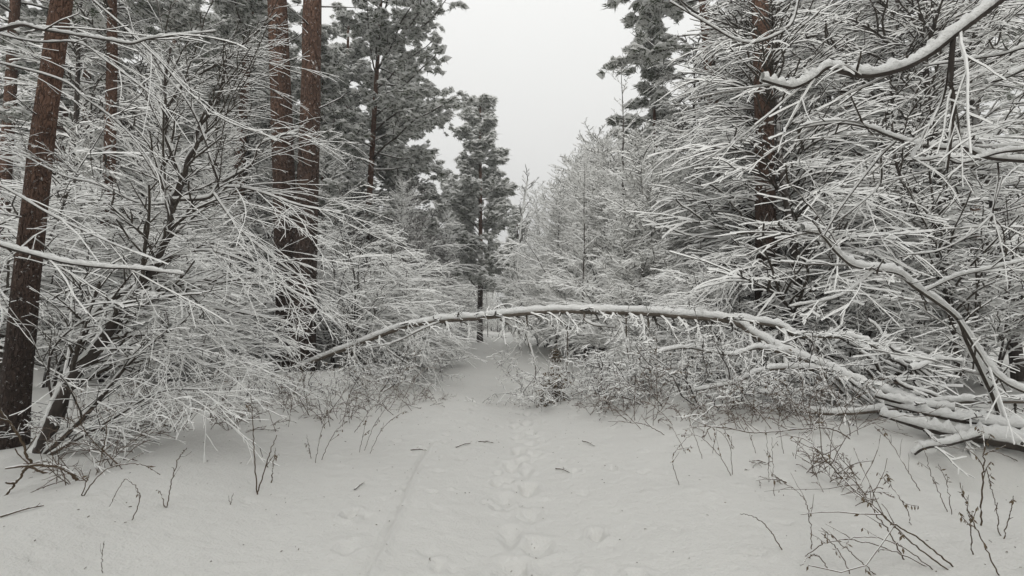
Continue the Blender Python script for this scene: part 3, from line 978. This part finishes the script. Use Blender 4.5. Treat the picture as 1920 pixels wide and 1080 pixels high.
def near_trunk(tb, ts_, tc):
    P, R = grow(np.array([[4.3, 2.2, ob[2] - .2]]), np.array([[-.12, .02, 1.]]), [6.5], [.11], 18, .03, .02, .5)
    tubes(tb, P, R, 12, fixed=True, rough=.02)
    for tgt in (at(1880, -4, 2.45), at(2120, 300, 2.9), at(2000, 75, 3.0), at(2000, 95, 2.6), at(1500, -10, 3.4)):
        k = int(np.argmin(np.abs(P[0, :, 2] - tgt[2] + .1)))
        a = P[0, k]
        m = (a + tgt) / 2 + (0, 0, .12)
        Q = smooth_line([a, m, tgt], 14)[None]
        limb(tb, ts_, Q, np.linspace(.035, .018, 14)[None], .02)


traced_thing('overhanging_tree', 'tree reaching one thick snowy bough in at the top right corner', 'tree', ob, BO,
             n1=4, n2=4, L1=.8, ang=36, trop=-.04, snow=.007, minr=.0025, extra=near_trunk, bias=(-.25, 0, 0), wob=.06, cover=.75)

def left_trunk(tb, ts_):
    P, R = grow(np.array([[-3.6, 2.0, float(gh(-3.6, 2.0)) - .2]]), np.array([[.02, .05, 1.]]), [6.0], [.09], 16, .03, .02, .5)
    tubes(tb, P, R, 12, fixed=True, rough=.02)
    for tgt in (at(-120, 90, 2.6), at(-130, 410, 2.4), at(-130, 290, 3.0), at(150, -20, 3.6), at(-130, 30, 3.8), at(-120, 90, 4.2)):
        k = int(np.argmin(np.abs(P[0, :, 2] - tgt[2] + .1)))
        a = P[0, k]
        Q = smooth_line([a, (a + tgt) / 2 + (0, 0, .1), tgt], 12)[None]
        limb(tb, ts_, Q, np.linspace(.025, .009, 12)[None], .012)


# left: leaning forked shrub beside the nearest pine
base = ground_pt(85, 850)
LS = [([(75, 850, 5.7), (106, 769, 5.7), (133, 713, 5.7), (183, 652, 5.65), (222, 591, 5.6), (250, 558, 5.6), (278, 519, 5.6), (305, 460, 5.6), (320, 425, 5.6), (322, 380, 5.6), (340, 340, 5.6), (325, 290, 5.6), (312, 255, 5.6), (314, 200, 5.6), (309, 160, 5.6), (320, 90, 5.6)], .072, .012, .012),
      ([(345, 345, 5.6), (352, 300, 5.6), (370, 270, 5.6), (372, 240, 5.6), (400, 205, 5.6), (415, 165, 5.6), (426, 110, 5.6)], .028, .01, .008),
      ([(60, 855, 5.75), (110, 790, 5.8), (130, 710, 5.85), (150, 655, 5.9), (160, 620, 5.9), (183, 585, 5.9), (211, 563, 5.9), (250, 538, 5.9), (272, 529, 5.9), (330, 531, 5.9), (383, 572, 5.9), (461, 588, 5.8), (540, 606, 5.7)], .045, .008, .018),
      ([(314, 200, 5.6), (345, 157, 5.6), (370, 140, 5.6), (425, 112, 5.5), (445, 92, 5.5), (520, 28, 5.5)], .016, .006, .01),
      ([(325, 375, 5.5), (390, 371, 5.4), (412, 345, 5.4), (470, 310, 5.3), (490, 270, 5.3), (560, 245, 5.2)], .02, .005, .016),
      ([(412, 347, 5.4), (395, 300, 5.3), (378, 245, 5.3), (350, 190, 5.2), (318, 150, 5.2), (250, 80, 5.0)], .014, .004, .012),
      ([(322, 382, 5.6), (260, 380, 5.5), (180, 345, 5.4), (120, 330, 5.4), (40, 290, 5.3)], .012, .004, .013),
      ([(412, 350, 5.4), (470, 355, 5.3), (560, 385, 5.2), (640, 400, 5.1)], .012, .004, .014),
      ([(400, 362, 5.3), (450, 430, 5.2), (520, 490, 5.1), (580, 530, 5.0)], .012, .004, .014),
      ([(282, 529, 5.6), (292, 560, 5.5), (292, 610, 5.4), (270, 660, 5.3), (180, 690, 5.2)], .010, .004, .014),
      ([(320, 535, 5.6), (340, 590, 5.5), (350, 660, 5.4), (400, 690, 5.3), (470, 680, 5.2)], .010, .004, .012),
      ([(75, 860, 5.7), (140, 800, 5.6), (190, 745, 5.5), (235, 690, 5.4), (290, 640, 5.3), (350, 600, 5.2)], .03, .006, .012),
      ([(80, 860, 5.7), (160, 815, 5.5), (220, 780, 5.3), (300, 735, 5.1), (390, 730, 4.9)], .02, .004, .008),
      ([(105, 770, 5.7), (90, 700, 5.6), (110, 640, 5.5), (180, 590, 5.4), (260, 575, 5.3)], .016, .004, .012),
      ([(250, 555, 5.6), (280, 500, 5.5), (380, 470, 5.4), (480, 500, 5.3), (550, 550, 5.2)], .014, .004, .014)]
traced_thing('leaning_shrub', 'crooked dark-stemmed shrub leaning right beside the nearest pine, arching over the snow', 'shrub', base, LS,
             n1=7, n2=7, n3=2, L1=1.6, ang=38, trop=-.05, snow=.0055, bias=(.3, -.05, -.02), wob=.08, minr=.0028)
traced_thing('overhanging_tree', 'tree reaching thin snowy boughs in from the left edge before the nearest pine', 'tree', (-3.6, 2.0, float(gh(-3.6, 2.0))),
             [([(-120, 90, 2.6), (0, 56, 2.6), (42, 47, 2.6), (75, 55, 2.6), (125, 63, 2.6), (200, 75, 2.6), (245, 82, 2.6), (280, 73, 2.6), (340, 66, 2.6), (405, 59, 2.6)], .009, .003, .009),
              ([(-130, 410, 2.4), (0, 459, 2.4), (50, 474, 2.4), (125, 493, 2.4), (200, 502, 2.4), (250, 504, 2.4), (345, 515, 2.4)], .011, .003, .012),
              ([(-130, 290, 3.0), (0, 348, 3.0), (90, 400, 3.0), (155, 432, 3.0), (225, 463, 3.0), (300, 490, 3.0)], .006, .003, .007),
              ([(150, -20, 3.6), (225, 45, 3.6), (300, 115, 3.6), (350, 170, 3.6), (420, 225, 3.6), (520, 262, 3.6)], .006, .003, .007),
              ([(-130, 30, 3.8), (50, 76, 3.8), (145, 80, 3.8), (200, 115, 3.8), (255, 155, 3.8), (310, 200, 3.8)], .007, .003, .008),
              ([(-120, 90, 4.2), (100, 145, 4.2), (160, 185, 4.2), (215, 225, 4.2), (250, 260, 4.2), (280, 300, 4.2), (312, 345, 4.2)], .008, .003, .008)],
             n1=3, n2=3, L1=.8, ang=34, trop=-.03, snow=.006, minr=.002, bias=(.25, 0, -.05), wob=.05,
             extra=lambda tb, ts_, tc: left_trunk(tb, ts_))


# ------------------------------------------------------------------ low brush, weeds, litter
def bramble(h, stems, n1=9, n2=6, leaves=0, spread=.9):
    tr, cr = MB(), MB()
    az = rng.uniform(0, 6.28, stems)
    p = np.stack([np.cos(az) * .25, np.sin(az) * .25, np.zeros(stems) - .08], 1)
    d = np.stack([np.cos(az) * spread, np.sin(az) * spread, np.full(stems, .9)], 1)
    P, R = grow(p, d, h * rng.uniform(.8, 1.5, stems), rng.uniform(.006, .013, stems), 10, .22, -.05, .4)
    tubes(tr, P, R, 5, .008)
    P1, R1, L1 = fan(P, R, np.full(stems, h * .7), n1, .1, 1, 55, .8, .6, 6, .26, -.05, 1.0, .0045)
    P2, R2, L2 = fan(P1, R1, L1, n2, .1, 1, 50, .5, .7, 4, .26, -.03, 1.0, .004)
    tubes(cr, P1, R1, 4, .010); tubes(cr, P2, R2, 4, .009)
    if leaves:
        q = P2[rng.integers(0, len(P2), leaves), rng.integers(1, 5, leaves)]
        a = rng.normal(0, 1, (leaves, 3)); a = nrm(a); b = nrm(np.cross(a, rng.normal(0, 1, (leaves, 3))))
        s = rng.uniform(.012, .03, (leaves, 1))
        V = np.stack([q, q + a * s + b * s * .5, q + a * s * 2, q + a * s - b * s * .5], 1).reshape(-1, 3)
        cr.add(V, np.arange(leaves * 4).reshape(-1, 4), 1)
    return tr, cr


for i, (h, st, lv) in enumerate(((1.3, 9, 0), (.95, 10, 250), (1.7, 8, 60))):
    tr, cr = bramble(h, st, leaves=lv)
    PROTO[f'bramble{i}'] = (tr.mesh('bramble_stems', [M_STEM], True), cr.mesh('bramble_twigs', [M_STEM, M_LEAF]), 'bare')
NAMES['bramble'] = ('bramble', 'bramble')
GT = 'low snowy tangles along the path'
for (px, py, k, s, r, lab) in (
        (1022, 750, 2, .85, 2.0, 'upright tangle at the path edge, reaching from the snow up to the arch'),
        (1085, 748, 2, .8, 0, 'tangle of thin stems under the arch, right of the withered leaf clump'),
        (1135, 752, 0, 1.0, 1, 'curly snowy tangle under the highest part of the arch'),
        (1180, 742, 1, 1.15, 2, 'tangle with dead leaves in the middle under the arch'),
        (1240, 756, 0, 1.05, 3, 'snowy tangle under the arch where the dark twig hangs down'),
        (1290, 748, 2, .85, 4, 'tall thin-stemmed tangle under the right part of the arch'),
        (1345, 760, 1, 1.1, 5, 'leafy tangle below the start of the slope of the fallen birch'),
        (1400, 752, 0, 1.1, .5, 'tangle between the leafy one and the brush heap'),
        (1450, 768, 1, .7, 1.5, 'flat tangle at the foot of the brush heap'),
        (1530, 778, 0, .6, 2.5, 'tangle poking out of the snow left of the dark log'),
        (1230, 690, 2, 1.1, .9, 'tangle further back under the arch'),
        (1340, 700, 0, 1.4, 2.2, 'wide tangle behind the arch near the brush heap'),
        (760, 712, 0, 1.0, .3, 'tangle under the left part of the arch, hanging toward the path'),
        (700, 728, 1, 1.0, 1.3, 'tangle left of the one that hangs toward the path'),
        (640, 735, 2, .8, 2.3, 'thin-stemmed tangle near the left foot of the arch'),
        (1620, 690, 2, 1.2, 2.9, 'tangle sticking up behind the snow pillows'),
        (420, 765, 0, .9, 2.1, 'low tangle under the arching rods of the leaning shrub'),
        (250, 800, 2, .7, 1.1, 'low tangle between the nearest pine and the open snow'),
        (150, 830, 0, .8, .1, 'tangle round the foot of the leaning shrub'),
        (330, 765, 1, .9, 4.1, 'leafy tangle in the shade of the leaning shrub'),
        (540, 735, 1, .8, 5.1, 'small leafy tangle left of the foot of the arch')):
    Y = gY(px, py)
    put(f'bramble{k}', px, Y, lab, r, s, GT)


def whips(h, stems):
    tr, cr = MB(), MB()
    az = rng.uniform(0, 6.28, stems)
    p = np.stack([rng.normal(0, .22, stems), rng.normal(0, .22, stems), np.zeros(stems) - .05], 1)
    d = np.stack([np.cos(az) * .7, np.sin(az) * .7, np.full(stems, .9)], 1)
    P, R = grow(p, d, h * rng.uniform(.5, 1.3, stems), rng.uniform(.003, .0055, stems), 10, .13, -.07, .4)
    tubes(tr, P, R, 4, .003)
    P1, R1, L1 = fan(P, R, np.full(stems, h * .5), 7, .15, 1, 42, .8, .7, 6, .16, -.04, .8, .0022)
    tubes(cr, P1, R1, 4, .003)
    P2, R2, L2 = fan(P1, R1, L1, 3, .2, 1, 42, .5, .8, 4, .16, -.02, .8, .0018)
    tubes(cr, P2, R2, 3, .003)
    return tr, cr


for i, (h, st) in enumerate(((.8, 12), (1.2, 10), (.5, 14))):
    tr, cr = whips(h, st)
    PROTO[f'whips{i}'] = (tr.mesh('whip_stems', [M_BARE], True), cr.mesh('whip_twigs', [M_WHIP]), 'bare')
NAMES['whips'] = ('leafless_seedling', 'seedling')
GS = 'leafless seedlings poking out of the snow'
for n_, (px, py, lab) in enumerate((
        (255, 830, 'wiry seedlings between the leaning shrub and the short dark weed'), (360, 800, 'wiry seedlings below the arching rods of the leaning shrub'),
        (455, 800, 'wiry seedlings just behind the tall forked weed'), (560, 775, 'wiry seedlings beside the pair of stalks left of the arch foot'),
        (640, 790, 'wiry seedlings below the left foot of the arch'), (730, 770, 'wiry seedlings behind the leaning dry grass stems'),
        (790, 755, 'wiry seedlings on the left lip of the path below the arch'), (180, 890, 'wiry seedlings in front of the foot of the leaning shrub'),
        (1140, 775, 'wiry seedlings on the right lip of the path below the arch'), (1215, 790, 'wiry seedlings near the dark twig right of the path'),
        (1300, 790, 'wiry seedlings in front of the tall thin-stemmed tangle'), (1390, 795, 'wiry seedlings above the dark-tufted arching weed'),
        (1480, 800, 'wiry seedlings under the long level bare twig'), (1570, 810, 'wiry seedlings left of the log end'),
        
        (1530, 900, 'wiry seedlings left of the upper end of the long slanting stalk'), )):
    put(f'whips{(0, 1, 2, 0)[n_ % 4]}', px, gY(px, py), lab, n_ * 1.3, .9, GS)


def clump(px, py, top, label, rad, n):
    """withered leaves hanging on a thin bent stalk"""
    b = ground_pt(px, py)
    t = thing('withered_weed', label, 'weed', tuple(b), 0, 'withered leaf clumps under the arch')
    st, lf = MB(), MB()
    zt = at(px, top, b[1])[2] - b[2]
    P, R = grow(np.array([[0, 0, -.05]]), np.array([[.1, 0, 1.]]), [zt + .2], [.008], 9, .1, 0, .5)
    tubes(st, P, R, 5, .008)
    q = np.stack([rng.normal(0, rad * .5, n), rng.normal(0, rad * .5, n), zt - rad * 1.2 + rng.normal(0, rad * .8, n)], 1)
    q[:, 2] = np.clip(q[:, 2], .02, None)
    a = nrm(rng.normal(0, 1, (n, 3)) + (0, 0, -.6)); c = nrm(np.cross(a, rng.normal(0, 1, (n, 3))))
    s = rng.uniform(.02, .045, (n, 1))
    V = np.stack([q, q + a * s + c * s * .5, q + a * s * 2 + Z3 * .01, q + a * s - c * s * .5], 1).reshape(-1, 3)
    lf.add(V, np.arange(n * 4).reshape(-1, 4), 0)
    V2 = V[: n * 2] + (0, 0, .008)
    lf.add(V2, np.arange(n // 2 * 4).reshape(-1, 4), 1)
    part('stalk', st.mesh('stalk', [M_STEM], True), t)
    part('withered_leaves', lf.mesh('withered_leaves', [M_LEAF, M_SNOW]), t)


clump(1040, 752, 702, 'larger brown clump of withered leaves resting on the snow under the arch', .22, 700)
clump(1020, 760, 735, 'flat brown clump of withered leaves right at the path edge under the arch', .13, 260)
clump(1043, 745, 655, 'small dark clump of withered leaves hanging high on its stalk under the arch', .11, 200)


def weed(lines, label, group=None, leaves=0, r=.0035, side=3, name='dry_weed', cat='weed', sn=.003):
    """lines start at the foot: (px, py) with the foot on the snow; dy/Y offsets are optional"""
    x0, y0 = lines[0][0][:2]
    b = ground_pt(x0, y0)
    t = thing(name, label, cat, tuple(b), 0, group)
    st, lf = MB(), MB()
    for ln in lines:
        Yb = gY(*ln[0][:2])
        pts = [(q[0], q[1], q[2] if len(q) > 2 else Yb + rng.normal(0, .03) * k) for k, q in enumerate(ln)]
        pts[0] = (pts[0][0], pts[0][1] + 8, Yb)
        P, R = line(pts, r, r * .45, jit=.003)
        tubes(st, P, R, 5, sn)
        L = float(length_of(P)[0])
        if side:
            k = max(1, int(side * L * 2))
            P1, R1, l1 = fan(P, R, np.array([L * .3]), k, .25, .98, 35, 1, .7, 4, .12, .02, 1.0, r * .45)
            tubes(st, P1, R1, 4, sn)
            if leaves:
                m = leaves
                q = P1[rng.integers(0, len(P1), m), rng.integers(1, 5, m)]
                a = nrm(rng.normal(0, .6, (m, 3)) + (0, 0, -1)); c = nrm(np.cross(a, rng.normal(0, 1, (m, 3))))
                s = rng.uniform(.008, .022, (m, 1))
                V = np.stack([q, q + a * s + c * s * .35, q + a * s * 2, q + a * s - c * s * .35], 1).reshape(-1, 3)
                lf.add(V - b, np.arange(m * 4).reshape(-1, 4), 0)
    st.V = [v - b.astype(np.float32) for v in st.V]
    part('stalk', st.mesh('stalk', [M_BARE], True), t)
    if lf.n:
        part('withered_leaves', lf.mesh('withered_leaves', [M_LEAF]), t)


GW = 'dry weeds in the snow right of the path'
weed([[(1802, 1066), (1735, 1019), (1663, 974), (1608, 924), (1569, 885), (1535, 847), (1508, 813)], [(1790, 1070), (1700, 1010), (1650, 960), (1612, 925)]], 'long dark weed stalk slanting up to the left across the lower right snow', GW, 14, .005)
weed([[(1700, 1050), (1668, 1000), (1640, 960), (1612, 915), (1560, 860), (1500, 830)]], 'thinner slanting weed just under the long dark one', GW, 8, .004)
weed([[(1469, 1030), (1441, 991), (1413, 969), (1388, 963)]], 'short arched stem nearest the path at the lower right', GW, 0, .0035, 0)
weed([[(1522, 1030), (1519, 980), (1508, 935), (1475, 908), (1450, 890)]], 'hooked weed left of the long slanting stalk', GW, 5, .003)
weed([[(1876, 1004), (1868, 955), (1858, 914), (1850, 880)], [(1880, 1010), (1895, 960), (1900, 930)]], 'two upright stalks near the right edge', GW, 6, .0035)
weed([[(1825, 1040), (1819, 980), (1813, 952), (1800, 905)], [(1875, 1078), (1835, 1000), (1813, 952)]], 'upright stalk with drooping dry tips, left of the two at the right edge', GW, 20, .004)
weed([[(1758, 1065), (1680, 1035), (1602, 1013), (1545, 1020), (1500, 1050)], [(1758, 1068), (1700, 1030), (1640, 1008), (1580, 1012)]], 'bundle of pale grass bent flat to the left at the bottom edge', GW, 12, .003, 2)
weed([[(1710, 985), (1700, 955), (1688, 935), (1668, 908), (1660, 903)]], 'weed with a fluffy seed head at its tip', GW, 40, .003)
weed([[(1374, 890), (1366, 830), (1330, 800), (1280, 805)], [(1376, 892), (1345, 850), (1300, 815), (1262, 850)]], 'arching weed stems with a dark tuft in the middle right snow', GW, 20, .003)
weed([[(1275, 908), (1262, 870), (1268, 845), (1300, 838)]], 'small hooked weed with a dark knot, nearer the path', GW, 10, .003)
weed([[(1452, 930), (1450, 880), (1447, 820)], [(1442, 905), (1440, 860), (1436, 800)]], 'pair of straight upright stalks in the middle right snow', GW, 6, .0025)
weed([[(1614, 830), (1560, 805), (1500, 805), (1420, 812), (1340, 800), (1320, 820)]], 'long level bare twig lying above the middle right snow', GW, 0, .006, 3, sn=.008)
weed([[(1258, 815), (1215, 798), (1180, 792), (1140, 790)], [(1250, 820), (1210, 832), (1180, 838)]], 'dark twig lying on the snow right of the path', GW, 0, .006, 3)
weed([[(1838, 985), (1842, 900), (1845, 850), (1842, 800)]], 'dark stalk hanging below the log at the right', GW, 24, .006)
weed([[(1920, 862), (1860, 845), (1790, 840), (1740, 820)], [(1915, 905), (1880, 955), (1890, 960)]], 'thin twig bent over the hollow at the right edge', GW, 4, .004)
weed([[(1560, 1070), (1530, 1040), (1500, 1060)], [(1600, 1078), (1570, 1030), (1540, 1000)], [(1650, 1078), (1600, 1040), (1540, 990)]], 'spray of thin stems at the very bottom of the lower right', GW, 6, .003)
weed([[(1730, 920), (1700, 880), (1670, 830), (1640, 800)]], 'thin stalk leaning left between the log and the long slanting weed', GW, 6, .003)
weed([[(1780, 960), (1750, 900), (1735, 850)], [(1785, 965), (1775, 905), (1760, 870)]], 'pair of thin leaning stalks under the dark log', GW, 8, .003)
weed([[(1470, 850), (1460, 800), (1440, 770)], [(1490, 860), (1500, 810)], [(1420, 850), (1400, 800)], [(1380, 840), (1350, 790)]], 'loose row of short stalks below the flat tangle', GW, 10, .003)
weed([[(1320, 860), (1300, 810), (1290, 780)], [(1335, 850), (1345, 800)], [(1290, 850), (1260, 800)]], 'short stalks below the leafy tangle', GW, 8, .003)
GV = 'dry weeds in the snow left of the path'
weed([[(481, 926), (500, 868), (519, 816)], [(482, 924), (476, 830), (470, 740)], [(508, 905), (516, 840)]], 'tall dark forked weed standing alone in the left snow', GV, 8, .006, 1)
weed([[(312, 952), (320, 910), (335, 860), (350, 840)], [(312, 952), (300, 920)]], 'short dark weed left of the tall forked one', GV, 2, .004)
weed([[(430, 945), (438, 925)], [(434, 944), (428, 930)]], 'tiny weed sprig between the two dark weeds', GV, 0, .003, 0)
weed([[(245, 975), (262, 930), (235, 900), (205, 950)]], 'thin bent twig in the lower left snow', GV, 2, .003)
weed([[(680, 845), (700, 800), (720, 770), (735, 740)], [(672, 848), (684, 800), (690, 780)], [(690, 850), (720, 800), (760, 770)]], 'dry grass stems leaning right beside the path on the left', GV, 20, .003)
weed([[(590, 868), (600, 820), (612, 780)], [(600, 862), (625, 815), (650, 790)], [(585, 860), (575, 815)]], 'thin stems with a small tuft left of the leaning grass', GV, 12, .0035)
weed([[(640, 800), (650, 760), (660, 730)], [(620, 800), (610, 750)], [(660, 810), (700, 760)]], 'stalks below the left foot of the arch', GV, 12, .004)
weed([[(540, 800), (550, 740), (570, 700)], [(520, 810), (500, 760)]], 'pair of stalks left of the foot of the arch', GV, 8, .004)
weed([[(190, 1075), (192, 1040), (195, 1015)]], 'single hair-thin stalk near the bottom left', GV, 0, .002, 1)
weed([[(150, 930), (200, 880), (260, 870), (300, 890)], [(150, 930), (170, 880)]], 'low arched twig in front of the leaning shrub', GV, 4, .004)
weed([[(150, 900), (120, 880), (60, 874), (33, 902), (0, 941)], [(100, 885), (61, 874), (39, 824), (0, 769)]], 'pale snow-crusted branch sticking out at the left edge', GV, 0, .014, 3, 'fallen_branch', 'branch', .012)
GK = 'dark twigs lying on the snow'
for (a, b_, lab) in (((855, 840), (882, 833), 'left one of two short dark twigs lying across the path'), ((897, 829), (926, 832), 'right one of two short dark twigs lying across the path'),
                     ((1042, 880), (1068, 888), 'curled dark twig on the path right of the footprints'), ((0, 972), (82, 951), 'dark twig lying on the snow at the lower left edge'),
                     ((1092, 828), (1115, 838), 'small twig on the snow at the right edge of the path'), ((770, 845), (800, 846), 'faint thin twig on the snow left of the path'),
                     ((970, 762), (995, 764), 'twig lying on the snow beside the withered leaves'), ((665, 920), (680, 908), 'short twig poking from a dent in the left snow')):
    q0, q1 = ground_pt(*a), ground_pt(*b_)
    L = np.linalg.norm(q1 - q0)
    t = thing('fallen_twig', lab, 'twig', tuple(q0), 0, GK)
    mb = MB()
    P = smooth_line([(0, 0, .01), (q1 - q0) * .5 + (0, L * .12, .012 + L * .02), (q1 - q0) + (0, 0, .012)], 8)[None]
    tubes(mb, P, np.linspace(.007, .004, 8)[None], 5, .002)
    P1, R1, l1 = fan(P, np.linspace(.006, .003, 8)[None], np.array([L]), 4, .2, .9, 35, .4, .7, 4, .1, .02, .5, .003)
    tubes(mb, P1, R1, 4)
    part('bark', mb.mesh('twig', [M_BARE], True), t)


# ------------------------------------------------------------------ litter nobody could count
g = np.random.default_rng(77)
N = 620
lx = g.normal(0, 3.6, N); ly = 2.2 + 12 * g.uniform(0, 1, N) ** 1.2
lz = gh_fine(lx.copy(), ly.copy()) + .003
a = g.uniform(0, 6.28, N)
L = g.uniform(.006, .02, N) * np.where(g.uniform(0, 1, N) < .06, 2.2, 1)
dr = np.stack([np.cos(a), np.sin(a), g.uniform(-.05, .35, N)], 1)
q0 = np.stack([lx, ly, lz], 1)
P = np.stack([q0, q0 + dr * (L / 2)[:, None] + Z3 * .002, q0 + dr * L[:, None]], 1)
mb = MB()
tubes(mb, P, np.repeat(g.uniform(.0012, .0032, N)[:, None], 3, 1), 4)
lit = part('needle_litter', mb.mesh('needle_litter', [M_LITTER]))
lit['kind'] = 'stuff'; lit['label'] = 'fallen needles and bark crumbs on the snow'; lit['category'] = 'litter'

# ------------------------------------------------------------------ air
hz_me = bpy.data.meshes.new('haze')
x0, x1, y0, y1, z0, z1 = -205, 205, -62, 262, -4, 34
hz_me.from_pydata([(x, y, z) for x in (x0, x1) for y in (y0, y1) for z in (z0, z1)], [],
                  [(0, 1, 3, 2), (4, 6, 7, 5), (0, 4, 5, 1), (2, 3, 7, 6), (0, 2, 6, 4), (1, 5, 7, 3)])
haze = part('haze', hz_me)
haze['kind'] = 'stuff'; haze['label'] = 'thin winter haze between the trees'; haze['category'] = 'haze'
hm = bpy.data.materials.new('haze'); hm.use_nodes = True
hn = hm.node_tree.nodes; hn.clear()
pv = hn.new('ShaderNodeVolumePrincipled'); pv.inputs['Color'].default_value = (.9, .91, .92, 1); pv.inputs['Density'].default_value = .0026
pv.inputs['Anisotropy'].default_value = .2
ho = hn.new('ShaderNodeOutputMaterial'); hm.node_tree.links.new(pv.outputs[0], ho.inputs['Volume'])
hz_me.materials.append(hm)
